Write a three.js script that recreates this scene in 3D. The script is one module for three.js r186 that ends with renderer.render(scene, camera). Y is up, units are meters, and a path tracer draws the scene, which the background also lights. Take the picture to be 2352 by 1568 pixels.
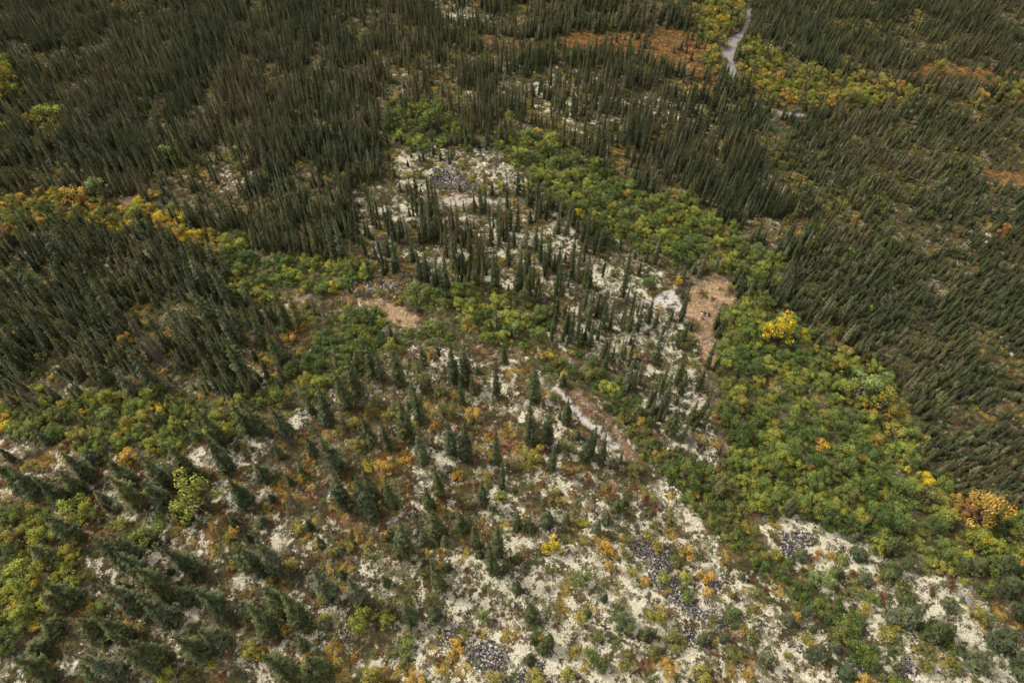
import * as THREE from 'three';
import { mergeGeometries } from 'three/addons/utils/BufferGeometryUtils.js';
import { MarchingCubes } from 'three/addons/objects/MarchingCubes.js';

// ---------------------------------------------------------------- camera, sky, sun, exposure
const CAM_H = 120, PITCH = 53 * Math.PI / 180;
const scene = new THREE.Scene();
const camera = new THREE.PerspectiveCamera(53.13, 1024 / 682, 1, 9000);
camera.position.set(0, CAM_H, 0);
camera.lookAt(0, CAM_H - Math.sin(PITCH) * 100, -Math.cos(PITCH) * 100);
scene.add(camera);

const renderer = new THREE.WebGLRenderer({ antialias: true });
renderer.setSize(1024, 682);
renderer.toneMapping = THREE.LinearToneMapping;
renderer.toneMappingExposure = 2.25;
renderer.shadowMap.enabled = true;
renderer.shadowMap.type = THREE.PCFSoftShadowMap;

const SUN = new THREE.Vector3(-0.62, 0.74, -0.26).normalize();   // direction to the sun behind thin cloud
{ // a bright, high overcast: brighter overhead and round the veiled sun
  const W = 256, H = 128, d = new Float32Array(W * H * 4);
  for (let j = 0; j < H; j++) for (let i = 0; i < W; i++) {
    const el = ((j + 0.5) / H - 0.5) * Math.PI, az = ((i + 0.5) / W - 0.5) * 2 * Math.PI;
    const dir = new THREE.Vector3(Math.cos(el) * Math.cos(az), Math.sin(el), Math.cos(el) * Math.sin(az));
    const s = Math.max(0, dir.dot(SUN)), up = Math.max(0, dir.y);
    const cloud = 0.06 * Math.sin(az * 5 + el * 7) * Math.sin(el * 9 + az * 2);
    const l = (0.2 + 0.2 * up + 0.26 * Math.pow(s, 5)) * (1 + cloud), k = (j * W + i) * 4;
    d[k] = l * 1.005; d[k + 1] = l; d[k + 2] = l * 0.99; d[k + 3] = 1;
  }
  const sky = new THREE.DataTexture(d, W, H, THREE.RGBAFormat, THREE.FloatType);
  sky.mapping = THREE.EquirectangularReflectionMapping;
  sky.magFilter = sky.minFilter = THREE.LinearFilter; sky.colorSpace = THREE.LinearSRGBColorSpace; sky.needsUpdate = true;
  scene.background = sky; scene.environment = sky;
}
const sun = new THREE.DirectionalLight(new THREE.Color(1, 0.95, 0.86), 1.5);
sun.position.copy(SUN).multiplyScalar(400).add(new THREE.Vector3(0, 0, -130)); sun.target.position.set(0, 0, -130);
sun.castShadow = true; sun.shadow.radius = 20; sun.shadow.mapSize.set(4096, 4096);
Object.assign(sun.shadow.camera, { left: -280, right: 280, top: 280, bottom: -280, near: 10, far: 900 });
scene.add(sun, sun.target);

// ---------------------------------------------------------------- helpers
function rng(seed) { let a = seed >>> 0; return () => { a = (a + 0x6D2B79F5) | 0; let t = Math.imul(a ^ (a >>> 15), 1 | a); t = (t + Math.imul(t ^ (t >>> 7), 61 | t)) ^ t; return ((t ^ (t >>> 14)) >>> 0) / 4294967296; }; }
const NT = new Float32Array(65536); { const r = rng(77); for (let i = 0; i < 65536; i++) NT[i] = r(); }
function vn(x, y) { // value noise 0..1
  const xi = Math.floor(x), yi = Math.floor(y); let fx = x - xi, fy = y - yi;
  fx = fx * fx * (3 - 2 * fx); fy = fy * fy * (3 - 2 * fy);
  const a = (xi & 255), b = ((xi + 1) & 255), c = (yi & 255) << 8, e = ((yi + 1) & 255) << 8;
  const p = NT[a | c], q = NT[b | c], s = NT[a | e], t = NT[b | e];
  return p + (q - p) * fx + (s - p) * fy + (p - q - s + t) * fx * fy;
}
function fbm(x, y, n = 4) { let s = 0, a = 0.5, w = 0; for (let i = 0; i < n; i++) { s += a * vn(x, y); w += a; a *= 0.5; const X = x * 1.62 - y * 1.18 + 13.7; y = x * 1.18 + y * 1.62 + 5.3; x = X; } return s / w; }
const clamp = (v, a = 0, b = 1) => v < a ? a : v > b ? b : v;
const sst = (a, b, v) => { const t = clamp((v - a) / (b - a)); return t * t * (3 - 2 * t); };
const lerp = (a, b, t) => a + (b - a) * t;

// photo pixels (in a 2352 x 1568 view of the photograph) to the ground and back
const F = 1568, CX = 1176, CY = 784, CP = Math.cos(PITCH), SP = Math.sin(PITCH);
function toGround(px, py, y = 0) {
  const u = (px - CX) / F, v = (CY - py) / F;
  const dy = -SP + v * CP, dz = -CP - v * SP;
  const t = (CAM_H - y) / -dy;
  return [u * t, dz * t];
}
function toPix(x, y, z) {
  const Y = y - CAM_H, f = -z * CP - Y * SP, up = Y * CP - z * SP;
  return [CX + F * x / f, CY - F * up / f, f];
}

// ---------------------------------------------------------------- plan of the place: a raster map on the ground, 0.5 m a cell
const MX0 = -270, MZ0 = -345, CELL = 0.5, MW = 1080, MH = 710;
const layer = (v = 0) => new Float32Array(MW * MH).fill(v);
const warpX = layer(), warpZ = layer();
for (let j = 0; j < MH; j++) for (let i = 0; i < MW; i++) {
  const x = MX0 + i * CELL, z = MZ0 + j * CELL, k = j * MW + i;
  warpX[k] = (fbm(x / 9 + 40, z / 9, 4) - 0.5) * 9; warpZ[k] = (fbm(x / 9, z / 9 + 90, 4) - 0.5) * 9;
}
function mask(poly, warp = 1, soft = 3) { // a soft mask of a polygon that is given in photo pixels, laid on the ground
  const g = poly.map(p => toGround(p[0], p[1])), m = new Float32Array(MW * MH);
  let x0 = 1e9, x1 = -1e9, z0 = 1e9, z1 = -1e9;
  for (const [x, z] of g) { x0 = Math.min(x0, x); x1 = Math.max(x1, x); z0 = Math.min(z0, z); z1 = Math.max(z1, z); }
  const i0 = clamp(Math.floor((x0 - 8 - MX0) / CELL), 0, MW - 1), i1 = clamp(Math.ceil((x1 + 8 - MX0) / CELL), 0, MW - 1);
  const j0 = clamp(Math.floor((z0 - 8 - MZ0) / CELL), 0, MH - 1), j1 = clamp(Math.ceil((z1 + 8 - MZ0) / CELL), 0, MH - 1);
  for (let j = j0; j <= j1; j++) for (let i = i0; i <= i1; i++) {
    const k = j * MW + i, x = MX0 + i * CELL + warpX[k] * warp, z = MZ0 + j * CELL + warpZ[k] * warp;
    let c = false;
    for (let a = 0, b = g.length - 1; a < g.length; b = a++) {
      const A = g[a], B = g[b];
      if ((A[1] > z) !== (B[1] > z) && x < (B[0] - A[0]) * (z - A[1]) / (B[1] - A[1]) + A[0]) c = !c;
    }
    if (c) m[k] = 1;
  }
  for (let pass = 0; pass < soft; pass++) { // cheap blur, separable 3-tap
    const t = m.slice();
    for (let j = Math.max(1, j0 - 4); j < Math.min(MH - 1, j1 + 4); j++) for (let i = Math.max(1, i0 - 4); i < Math.min(MW - 1, i1 + 4); i++) {
      const k = j * MW + i; m[k] = (t[k] * 2 + t[k - 1] + t[k + 1] + t[k - MW] + t[k + MW]) / 6;
    }
  }
  return m;
}
function band(pts, warp = 1, soft = 3) { // a band along a line of [x, y, width] in photo pixels, its width measured on the ground
  const g = pts.map(([x, y, w]) => { const a = toGround(x, y), b = toGround(x + w / 2, y); return [...a, Math.abs(b[0] - a[0])]; });
  const L = [], R = [];
  for (let i = 0; i < g.length; i++) {
    const a = g[Math.max(0, i - 1)], b = g[Math.min(g.length - 1, i + 1)], l = Math.hypot(b[0] - a[0], b[1] - a[1]);
    const nx = -(b[1] - a[1]) / l, nz = (b[0] - a[0]) / l, w = g[i][2];
    L.push([g[i][0] + nx * w, g[i][1] + nz * w]); R.unshift([g[i][0] - nx * w, g[i][1] - nz * w]);
  }
  return mask([...L, ...R].map(([x, z]) => { const p = toPix(x, 0, z); return [p[0], p[1]]; }), warp, soft);
}
function sample(m, x, z) {
  const fx = clamp((x - MX0) / CELL, 0, MW - 1.001), fz = clamp((z - MZ0) / CELL, 0, MH - 1.001), i = Math.floor(fx), j = Math.floor(fz), u = fx - i, v = fz - j, k = j * MW + i;
  return (m[k] * (1 - u) + m[k + 1] * u) * (1 - v) + (m[k + MW] * (1 - u) + m[k + MW + 1] * u) * v;
}
// layers: spruce per m2, spruce height, girth, broadleaf bush per m2, bush size, lichen share, warm (orange) heath share, green heath share
const sprD = layer(0.3), sprH = layer(7), sprG = layer(0.85), bushD = layer(0.012), bushS = layer(1.6), lich = layer(0.0), warm = layer(0.25), grn = layer(0.2), zoneId = new Uint8Array(MW * MH);
const ZONES = [{ where: 'in the wide dark forest beyond the lichen clearing' }];
function zone(poly, p, where, soft = 4, warp = 1) {
  const m = Array.isArray(poly) ? mask(poly, warp, soft) : poly;
  let id = 0;
  if (where) { id = ZONES.findIndex(z => z.where === where); if (id < 0) { id = ZONES.length; ZONES.push({ where }); } }
  for (let k = 0; k < m.length; k++) {
    const a = m[k]; if (!a) continue;
    if (p.sp !== undefined) sprD[k] = lerp(sprD[k], p.sp, a);
    if (p.h !== undefined) sprH[k] = lerp(sprH[k], p.h, a);
    if (p.g !== undefined) sprG[k] = lerp(sprG[k], p.g, a);
    if (p.b !== undefined) bushD[k] = lerp(bushD[k], p.b, a);
    if (p.bs !== undefined) bushS[k] = lerp(bushS[k], p.bs, a);
    if (p.l !== undefined) lich[k] = lerp(lich[k], p.l, a);
    if (p.w !== undefined) warm[k] = lerp(warm[k], p.w, a);
    if (p.gr !== undefined) grn[k] = lerp(grn[k], p.gr, a);
    if (where && a > 0.5) zoneId[k] = id;
  }
  return m;
}
// -- forest
zone([[-500, -200], [1150, -200], [1230, 60], [1200, 230], [900, 260], [700, 330], [520, 330], [300, 420], [-500, 420]], { sp: 0.7, h: 6.4, g: 0.6, l: 0.0, w: 0.2, gr: .4 }, 'in the tall dark forest beyond the dirt track', 6);
zone([[-500, 150], [120, 240], [420, 300], [820, 320], [900, 430], [830, 560], [640, 590], [480, 520], [0, 480], [-500, 480]], { sp: 0.46, h: 7.4, g: 0.7, l: 0.02, w: 0.22, gr: .3 }, 'in the tall dark forest beyond the dirt track', 6);
zone([[-500, 520], [150, 520], [460, 530], [560, 660], [640, 700], [740, 760], [700, 880], [560, 950], [400, 890], [120, 930], [-500, 960]], { sp: 0.28, h: 8.2, g: 0.85, l: 0.06, w: 0.3, gr: .35, b: 0.015 }, 'in the spruce stand between the two green thickets', 5);
zone([[820, 180], [1150, 130], [1420, 140], [1640, 230], [1800, 330], [1850, 470], [1720, 500], [1560, 440], [1400, 400], [1240, 300], [1050, 330], [880, 320]], { sp: 0.34, h: 8.4, g: 0.56, l: 0.12, w: 0.25, gr: .4 }, 'in the narrow-spired stand beyond the alder belt', 6);
zone([[1150, 140], [1420, 190], [1640, 240], [1620, 300], [1300, 290], [1130, 230]], { sp: 0.16, l: 0.3 }, null, 6);
zone([[1640, 210], [1900, 290], [2352, 270], [2800, 240], [2800, 430], [2352, 420], [2100, 440], [1950, 520], [1880, 560], [1820, 470], [1700, 330]], { sp: 0.5, h: 4.2, g: 0.7, l: 0.02, w: 0.3, gr: .8, b: 0.05, bs: 1.3 }, 'in the low mixed forest below the river bend', 6);
zone([[1700, 110], [1760, -200], [2900, -200], [2900, 220], [2352, 220], [2050, 190], [1850, 150]], { sp: 0.75, h: 4.8, g: 0.62, w: 0.35, gr: .3, l: 0.02 }, 'in the far forest past the river', 6);
zone([[1850, 560], [1960, 500], [2130, 440], [2352, 400], [2900, 380], [2900, 1700], [2352, 1390], [2260, 1240], [2140, 1050], [2080, 900], [1990, 800], [1900, 730], [1800, 680]], { sp: 0.75, h: 3.9, g: 0.8, l: 0.02, w: 0.25, gr: .4, b: 0.01 }, 'in the crowded dark spruce plain beyond the thicket', 4);
zone([[2250, 560], [2700, 560], [2700, 820], [2352, 800]], { sp: 0.5, l: 0.16 }, null, 8);
zone([[1900, 560], [2050, 520], [2160, 600], [2060, 680], [1960, 690]], { b: 0.03, bs: 2, gr: .7 }, null, 8);
zone([[1560, 1000], [1660, 1000], [1700, 1130], [1780, 1180], [1980, 1250], [2160, 1290], [2260, 1370], [2352, 1440], [2352, 1700], [1400, 1700], [1480, 1080]], { sp: .003, h: 4, g: 1.2, l: .4, w: .4, b: .04, bs: 1.4, gr: .5 }, 'between the ravine strip and the dark plain', 3);
zone([[560, 660], [700, 640], [900, 600], [960, 640], [1250, 780], [1300, 840], [900, 870], [700, 880], [640, 780]], { sp: .03, h: 7, l: .1, w: .5, b: .05, bs: 1.6, gr: .5 }, 'by the brown dirt track', 4);
// -- bog and its warm colours
for (const p of [[[1275, 92], [1330, 66], [1430, 72], [1560, 60], [1625, 95], [1660, 190], [1570, 168], [1470, 138], [1390, 120], [1300, 112]]]) zone(p, { sp: 0.018, h: 6, b: 0, l: 0, w: 1, gr: 0 }, 'on the orange bog beside the river', 4);
zone([[1070, 78], [1160, 82], [1280, 92], [1290, 116], [1180, 112], [1080, 98]], { sp: 0.03, w: 0.8, l: 0.06 }, 'on the orange bog beside the river', 4);
zone([[1520, 175], [1640, 190], [1650, 225], [1530, 215]], { sp: 0.06, w: 0.75, h: 4 }, null, 5);
zone([[2060, 150], [2170, 140], [2270, 165], [2400, 160], [2400, 195], [2200, 195], [2080, 180]], { sp: 0.08, w: 0.85, h: 5 }, null, 6);
zone([[2230, 370], [2400, 360], [2400, 440], [2260, 430]], { sp: 0.2, w: 0.8, h: 4.5 }, null, 6);
zone([[980, -60], [1075, -60], [1090, 60], [1030, 66], [990, 40]], { sp: 0.1, l: 0.5 }, null, 4);
zone([[1085, 10], [1270, 40], [1280, 78], [1100, 70]], { l: 0.14, sp: .2 }, null, 5);
// -- lichen woodland round the clearing
const WL = 'scattered on the white lichen woodland';
zone([[830, 560], [800, 480], [880, 420], [1010, 460], [1190, 460], [1300, 520], [1400, 590], [1570, 590], [1570, 680], [1590, 760], [1625, 850], [1650, 930], [1650, 1070], [1560, 1060], [1480, 1000], [1440, 900], [1340, 830], [1260, 800], [1250, 700], [1100, 640], [960, 640], [860, 620]], { sp: 0.045, h: 11, g: 0.58, l: 0.47, w: 0.35, b: 0.006, bs: 1.2, gr: .35 }, WL, 4);
zone([[800, 440], [900, 420], [1010, 480], [1010, 600], [930, 640], [850, 590], [800, 540]], { sp: 0.12, l: 0.3 }, null, 5);
zone([[1020, 520], [1150, 490], [1250, 560], [1240, 660], [1130, 650], [1030, 620]], { sp: 0.08, l: 0.4 }, null, 5);
zone([[1400, 540], [1560, 590], [1580, 640], [1470, 660], [1380, 620]], { sp: 0.015, l: 0.36, gr: .6, b: .03, bs: 1.3 }, null, 4);
zone([[1720, 490], [1850, 480], [1860, 540], [1760, 580], [1690, 560]], { sp: 0.07, h: 8, g: .8, l: 0.28, w: .4 }, 'beside the alder belt above the crowded plain', 5);
zone([[900, 345], [1010, 340], [1130, 345], [1220, 400], [1215, 430], [1120, 470], [1000, 470], [950, 420], [900, 390]], { sp: 0.012, h: 5, l: 0.56, b: 0.04, bs: 1.3, w: .4 }, 'on the rocky lichen knoll', 3);
zone([[950, 480], [1200, 470], [1210, 495], [980, 500]], { l: 0.25, w: .6, gr: .5 }, null, 4);
zone([[400, 370], [560, 370], [600, 420], [520, 470], [420, 450]], { sp: 0.07, l: 0.22, w: .6 }, null, 5);
// -- lower mixed ground, then lichen heath
const LW = 'on the mixed heath and lichen slope';
zone([[-500, 1000], [120, 1000], [280, 1040], [470, 1000], [600, 950], [720, 870], [900, 800], [1250, 800], [1420, 900], [1480, 1040], [1560, 1150], [1450, 1220], [1250, 1200], [900, 1250], [600, 1250], [300, 1150], [-500, 1180]], { sp: 0.012, h: 5, g: 1.15, l: 0.36, w: 0.62, b: 0.02, bs: 1.1, gr: .25 }, LW, 4);
zone([[-500, 1150], [300, 1150], [600, 1240], [900, 1240], [1100, 1200], [1300, 1210], [1250, 1400], [900, 1700], [-500, 1700]], { sp: 0.012, h: 4.5, g: 1.25, l: 0.31, w: 0.5, b: 0.02, bs: 1.1, gr: .3 }, 'on the shrubby lichen ground', 4);
zone([[1050, 1250], [1300, 1200], [1500, 1160], [1600, 1180], [1760, 1320], [2000, 1600], [2000, 1800], [850, 1800], [900, 1480]], { sp: 0.006, h: 3.2, g: 1.3, l: 0.64, w: 0.45, b: 0.015, bs: 0.9, gr: .3 }, 'on the pale talus slope', 4);
zone([[1700, 1200], [1850, 1200], [2000, 1260], [2180, 1290], [2250, 1380], [2352, 1500], [2500, 1700], [2150, 1750], [1980, 1480], [1850, 1350], [1760, 1300]], { sp: 0.003, h: 4, g: 1.3, l: 0.74, w: 0.3, b: 0.006, bs: 1.2, gr: .35 }, 'between the ravine strip and the dark plain', 4);
zone([[700, 830], [900, 830], [960, 900], [880, 960], [760, 1000], [640, 1000], [560, 1010], [620, 950]], { l: 0.45 }, null, 5);
zone([[600, 1040], [760, 960], [900, 930], [980, 1000], [980, 1090], [880, 1180], [700, 1180], [600, 1130]], { l: 0.14, w: 0.68, b: .02 }, null, 8);
zone([[1080, 950], [1240, 930], [1300, 1010], [1230, 1080], [1090, 1060]], { l: 0.3, w: 0.7 }, null, 6);
for (const [x, y, r] of [[800, 945, 32], [480, 1045, 40], [540, 1020, 26], [230, 1100, 28], [600, 840, 28], [955, 870, 24], [955, 1150, 20], [1000, 1040, 34], [1110, 900, 24], [1190, 940, 30], [880, 1330, 55], [560, 1340, 46], [200, 1500, 60], [400, 1440, 40], [640, 1120, 24], [1000, 1500, 70], [1230, 760, 30], [1260, 640, 34], [1420, 760, 40], [1550, 830, 42], [1600, 920, 40], [1030, 390, 30], [1180, 420, 24]])
  zone(Array.from({ length: 10 }, (_, i) => [x + r * 1.15 * Math.cos(i * 0.628), y + r * 0.75 * Math.sin(i * 0.628)]), { l: 0.7 }, null, 4, 1.2);
// -- green thickets
const T = { sp: 0.004, b: 0.32, bs: 2.3, l: 0.02, w: 0.12, gr: .8 };
zone([[870, 250], [960, 235], [1060, 270], [1080, 320], [1010, 345], [930, 330], [880, 300]], { ...T, b: .25, sp: .07 }, 'in the alder belt behind the knoll', 4);
zone([[380, 230], [520, 250], [860, 330], [900, 400], [830, 420], [700, 350], [560, 330]], { b: .035, bs: 1.8, gr: .6 }, null, 8);
zone([[1120, 340], [1220, 315], [1300, 330], [1400, 400], [1480, 440], [1580, 455], [1660, 505], [1720, 560], [1800, 600], [1800, 670], [1730, 680], [1690, 655], [1620, 625], [1540, 590], [1430, 555], [1330, 505], [1230, 460], [1210, 400], [1150, 380]], T, 'in the alder belt behind the dirt pad', 4);
zone([[1080, 460], [1230, 440], [1330, 510], [1300, 530], [1190, 480]], { b: .05, gr: .7, bs: 1.2, l: .15 }, null, 4);
zone([[1720, 340], [1850, 330], [1960, 400], [2060, 480], [1980, 540], [1880, 500], [1800, 420]], { b: .05, bs: 1.7, gr: .7 }, null, 8);
const RT = 'in the big green thicket below the dirt pad';
zone([[1690, 700], [1750, 690], [1830, 740], [1900, 800], [1970, 840], [2050, 880], [2090, 960], [2140, 1080], [2210, 1150], [2320, 1190], [2500, 1330], [2500, 1380], [2250, 1325], [2150, 1275], [1970, 1250], [1870, 1200], [1780, 1180], [1700, 1150], [1660, 1080], [1650, 950], [1640, 870], [1665, 800], [1660, 740]], { ...T, b: 0.32, bs: 2.7 }, RT, 3);
zone([[1700, 860], [1850, 860], [1900, 960], [1850, 1040], [1750, 1000], [1700, 950]], { bs: 1.9, gr: .6 }, null, 8);
zone([[490, 560], [560, 540], [640, 585], [720, 585], [800, 600], [860, 595], [880, 640], [800, 665], [700, 670], [620, 700], [540, 680], [510, 620]], T, 'in the green thicket along the dirt track', 3);
zone([[930, 690], [960, 655], [1040, 670], [1100, 660], [1180, 680], [1250, 730], [1250, 795], [1150, 800], [1060, 770], [990, 720]], { ...T, bs: 2.2 }, 'in the thicket between dirt track and lichen woodland', 3);
zone([[740, 740], [810, 715], [890, 730], [900, 765], [1000, 750], [1020, 790], [930, 815], [890, 850], [850, 870], [780, 855], [720, 830]], { ...T, bs: 2.2 }, 'in the thicket between dirt track and lichen woodland', 3);
zone([[720, 810], [850, 855], [800, 900], [720, 930], [640, 960], [560, 985], [470, 1000], [380, 1030], [260, 1040], [130, 1000], [0, 1010], [-300, 1000], [-300, 960], [110, 940], [260, 915], [420, 885], [560, 930], [620, 895], [680, 860]], { ...T, b: 0.3, sp: .015, h: 6 }, 'in the bushy belt below the spruce stand', 4);
zone([[-300, 1180], [0, 1180], [80, 1190], [170, 1230], [200, 1300], [170, 1380], [110, 1430], [50, 1480], [-300, 1480]], { ...T, bs: 2.1, w: .5 }, 'in the yellowing thicket under the bushy belt', 4);
zone([[-400, 470], [60, 450], [200, 450], [330, 470], [430, 500], [510, 560], [480, 590], [360, 540], [230, 520], [100, 540], [-400, 560]], { ...T, b: .28, sp: .018, h: 6 }, 'in the golden birch strip of the dark forest', 4);
zone([[-300, 130], [20, 130], [60, 180], [40, 230], [-300, 260]], { ...T, b: .4, sp: .02 }, 'in the bright yellow grove of the dark forest', 3);
zone([[20, 260], [120, 235], [200, 260], [160, 300], [60, 290]], { b: .12, sp: .1, bs: 2 }, null, 4);
// -- river and its willows
const RW = { sp: 0.03, h: 6, b: 0.33, bs: 2.1, l: 0.02, w: 0.6, gr: .5 };
const RWW = 'in the yellow willows along the river';
zone([[1590, -60], [1720, -60], [1705, 60], [1655, 90], [1662, 175], [1625, 165], [1600, 90], [1580, 40]], RW, RWW, 4);
zone([[1695, 95], [1760, 115], [1810, 150], [1880, 165], [1960, 185], [2060, 200], [2140, 215], [2060, 245], [1960, 262], [1860, 250], [1790, 247], [1735, 220], [1700, 180]], RW, RWW, 4);
zone([[1690, 200], [1740, 240], [1800, 264], [1950, 268], [2200, 262], [2352, 262], [2352, 285], [2000, 290], [1800, 285], [1700, 240]], { sp: .3, h: 5.5, b: .05, bs: 1.5 }, null, 3);
zone([[2140, 215], [2352, 218], [2800, 220], [2800, 262], [2352, 258], [2200, 255]], { ...RW, b: .15, sp: .15 }, RWW, 4);
const river = band([[1738, -60, 14], [1722, 10, 12], [1720, 31, 12], [1719, 48, 13], [1711, 68, 15], [1684, 88, 32], [1674, 100, 38], [1672, 115, 34], [1676, 141, 28], [1685, 169, 25], [1692, 188, 18], [1716, 214, 10], [1748, 237, 9], [1800, 254, 22], [1830, 257, 20], [1900, 257, 7], [2100, 250, 7], [2500, 246, 6]], 0.08, 2);
// -- the strip of bushes down the ravine
const ravine = band([[1260, 835, 50], [1330, 850, 60], [1400, 885, 55], [1450, 955, 55], [1510, 1040, 60], [1570, 1090, 75], [1640, 1150, 80], [1700, 1220, 75], [1790, 1300, 60], [1870, 1360, 60], [1940, 1430, 75], [1990, 1490, 80], [2060, 1560, 75], [2130, 1650, 75]], 0.5, 3);
zone(ravine, { ...T, b: .45, bs: 1.9, sp: 0 }, 'in the green ravine strip');
// -- bare ground
const dirt = layer(), pale = layer(), red = layer(), rock = layer();
function bare(dst, m, a = 1) { for (let k = 0; k < m.length; k++) if (m[k]) { dst[k] = Math.max(dst[k], m[k] * a); const q = 1 - m[k]; sprD[k] *= q; bushD[k] *= q; lich[k] *= q; } }
bare(dirt, mask([[1578, 700], [1585, 668], [1610, 645], [1645, 633], [1680, 655], [1698, 685], [1690, 712], [1655, 722], [1640, 745], [1655, 790], [1660, 830], [1640, 862], [1616, 835], [1604, 785], [1585, 750], [1575, 725]], 0.6, 2));
bare(dirt, mask([[815, 686], [860, 690], [930, 708], [985, 738], [950, 752], [890, 748], [868, 722], [835, 702]], 0.35, 2));
bare(dirt, band([[650, 684, 16], [720, 692, 18], [800, 692, 20]], 0.7, 3), .6);
bare(dirt, band([[1030, 755, 10], [1060, 780, 12], [1150, 805, 10], [1280, 808, 14]], 0.9, 3), .45);
bare(dirt, mask([[255, 452], [320, 448], [330, 470], [280, 478]], 0.3, 2), .8);
bare(red, band([[1640, 870, 26], [1645, 930, 26], [1655, 1000, 26], [1650, 1060, 26]], 0.4, 2), .7);
bare(red, mask([[1290, 800], [1330, 812], [1370, 845], [1350, 860], [1300, 830]], 0.4, 2), .8);
bare(red, band([[1320, 895, 26], [1395, 955, 30], [1450, 1035, 30], [1480, 1065, 20]], 0.5, 2), .8);
bare(pale, band([[1240, 866, 18], [1290, 900, 18], [1330, 940, 22], [1380, 980, 26], [1430, 1030, 22]], 0.5, 2), .9);
bare(pale, mask([[1468, 678], [1500, 690], [1516, 662], [1548, 660], [1562, 690], [1578, 716], [1545, 718], [1500, 708]], 0.3, 1));
bare(pale, mask([[1010, 458], [1060, 446], [1180, 456], [1190, 466], [1060, 474], [1000, 468]], 0.3, 2), .6);
bare(dirt, mask([[1000, 444], [1060, 440], [1190, 455], [1190, 470], [1060, 478], [1000, 465]], 0.3, 2), .5);
bare(dirt, mask([[800, 655], [860, 640], [930, 645], [940, 680], [880, 690], [820, 685]], 0.5, 2), .35);
bare(red, mask([[860, 810], [930, 800], [930, 850], [890, 860]], .5, 3), .3);
for (const p of [[[1000, 395], [1040, 390], [1075, 402], [1100, 430], [1060, 445], [1010, 435], [995, 412]], [[1000, 1440], [1040, 1432], [1058, 1455], [1030, 1478], [1005, 1465]], [[1085, 1480], [1130, 1470], [1185, 1480], [1190, 1510], [1130, 1525], [1080, 1512]],
[[1475, 1215], [1505, 1225], [1540, 1290], [1520, 1310], [1490, 1290], [1468, 1250]], [[1505, 1310], [1560, 1320], [1560, 1370], [1530, 1380], [1500, 1340]], [[1640, 1300], [1665, 1320], [1660, 1345], [1630, 1330]], [[1540, 1380], [1640, 1395], [1690, 1405], [1680, 1430], [1600, 1420], [1545, 1400]],
[[1800, 1250], [1850, 1230], [1870, 1245], [1840, 1285], [1810, 1290]], [[1780, 1440], [1840, 1470], [1830, 1490], [1790, 1465]], [[1920, 1500], [1965, 1520], [1950, 1550], [1920, 1530]], [[1560, 1450], [1630, 1470], [1620, 1490], [1570, 1480]], [[1180, 1540], [1260, 1545], [1260, 1590], [1180, 1580]], [[1990, 1580], [2100, 1500], [2120, 1520], [2020, 1600]], [[860, 640], [920, 650], [920, 670], [850, 665]]]) {
  const m = mask(p, 0.5, 4); for (let k = 0; k < m.length; k++) if (m[k]) { rock[k] = Math.max(rock[k], m[k]); sprD[k] *= 1 - m[k]; }
}
for (let k = 0; k < river.length; k++) if (river[k] > 0.02) { const q = 1 - clamp(river[k] * 2); sprD[k] *= q; bushD[k] *= q; lich[k] *= q; }

// height of the ground
function hgt(x, z) {
  const riv = sample(river, x, z), rav = sample(ravine, x, z);
  const flat = 1 - clamp(riv * 2.2);
  return flat * ((fbm(x / 34 + 3, z / 34 + 8, 3) - 0.5) * 2.2 + (vn(x / 5, z / 5) - 0.5) * 0.3 + (vn(x / 1.7 + 9, z / 1.7) - 0.5) * 0.12 - rav * 0.7) - (1 - flat) * 1.5 - 0.2;
}
function spot(px, py) { // where a photo pixel meets the uneven ground
  let y = 0, x, z;
  for (let i = 0; i < 4; i++) { [x, z] = toGround(px, py, y); y = hgt(x, z); }
  return [x, y, z];
}
// share of ground actually covered by lichen at a point: patchy
function lichenAt(x, z) {
  const L = sample(lich, x, z); if (L < 0.02) return 0;
  const n = fbm(x / 4.2, z / 4.2, 3) * 0.46 + fbm(x / 0.8 + 50, z / 0.8, 3) * 0.54;
  const cut = 0.5 + (0.5 - L) * 0.42;
  return sst(cut - 0.05, cut + 0.05, n);
}
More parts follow.
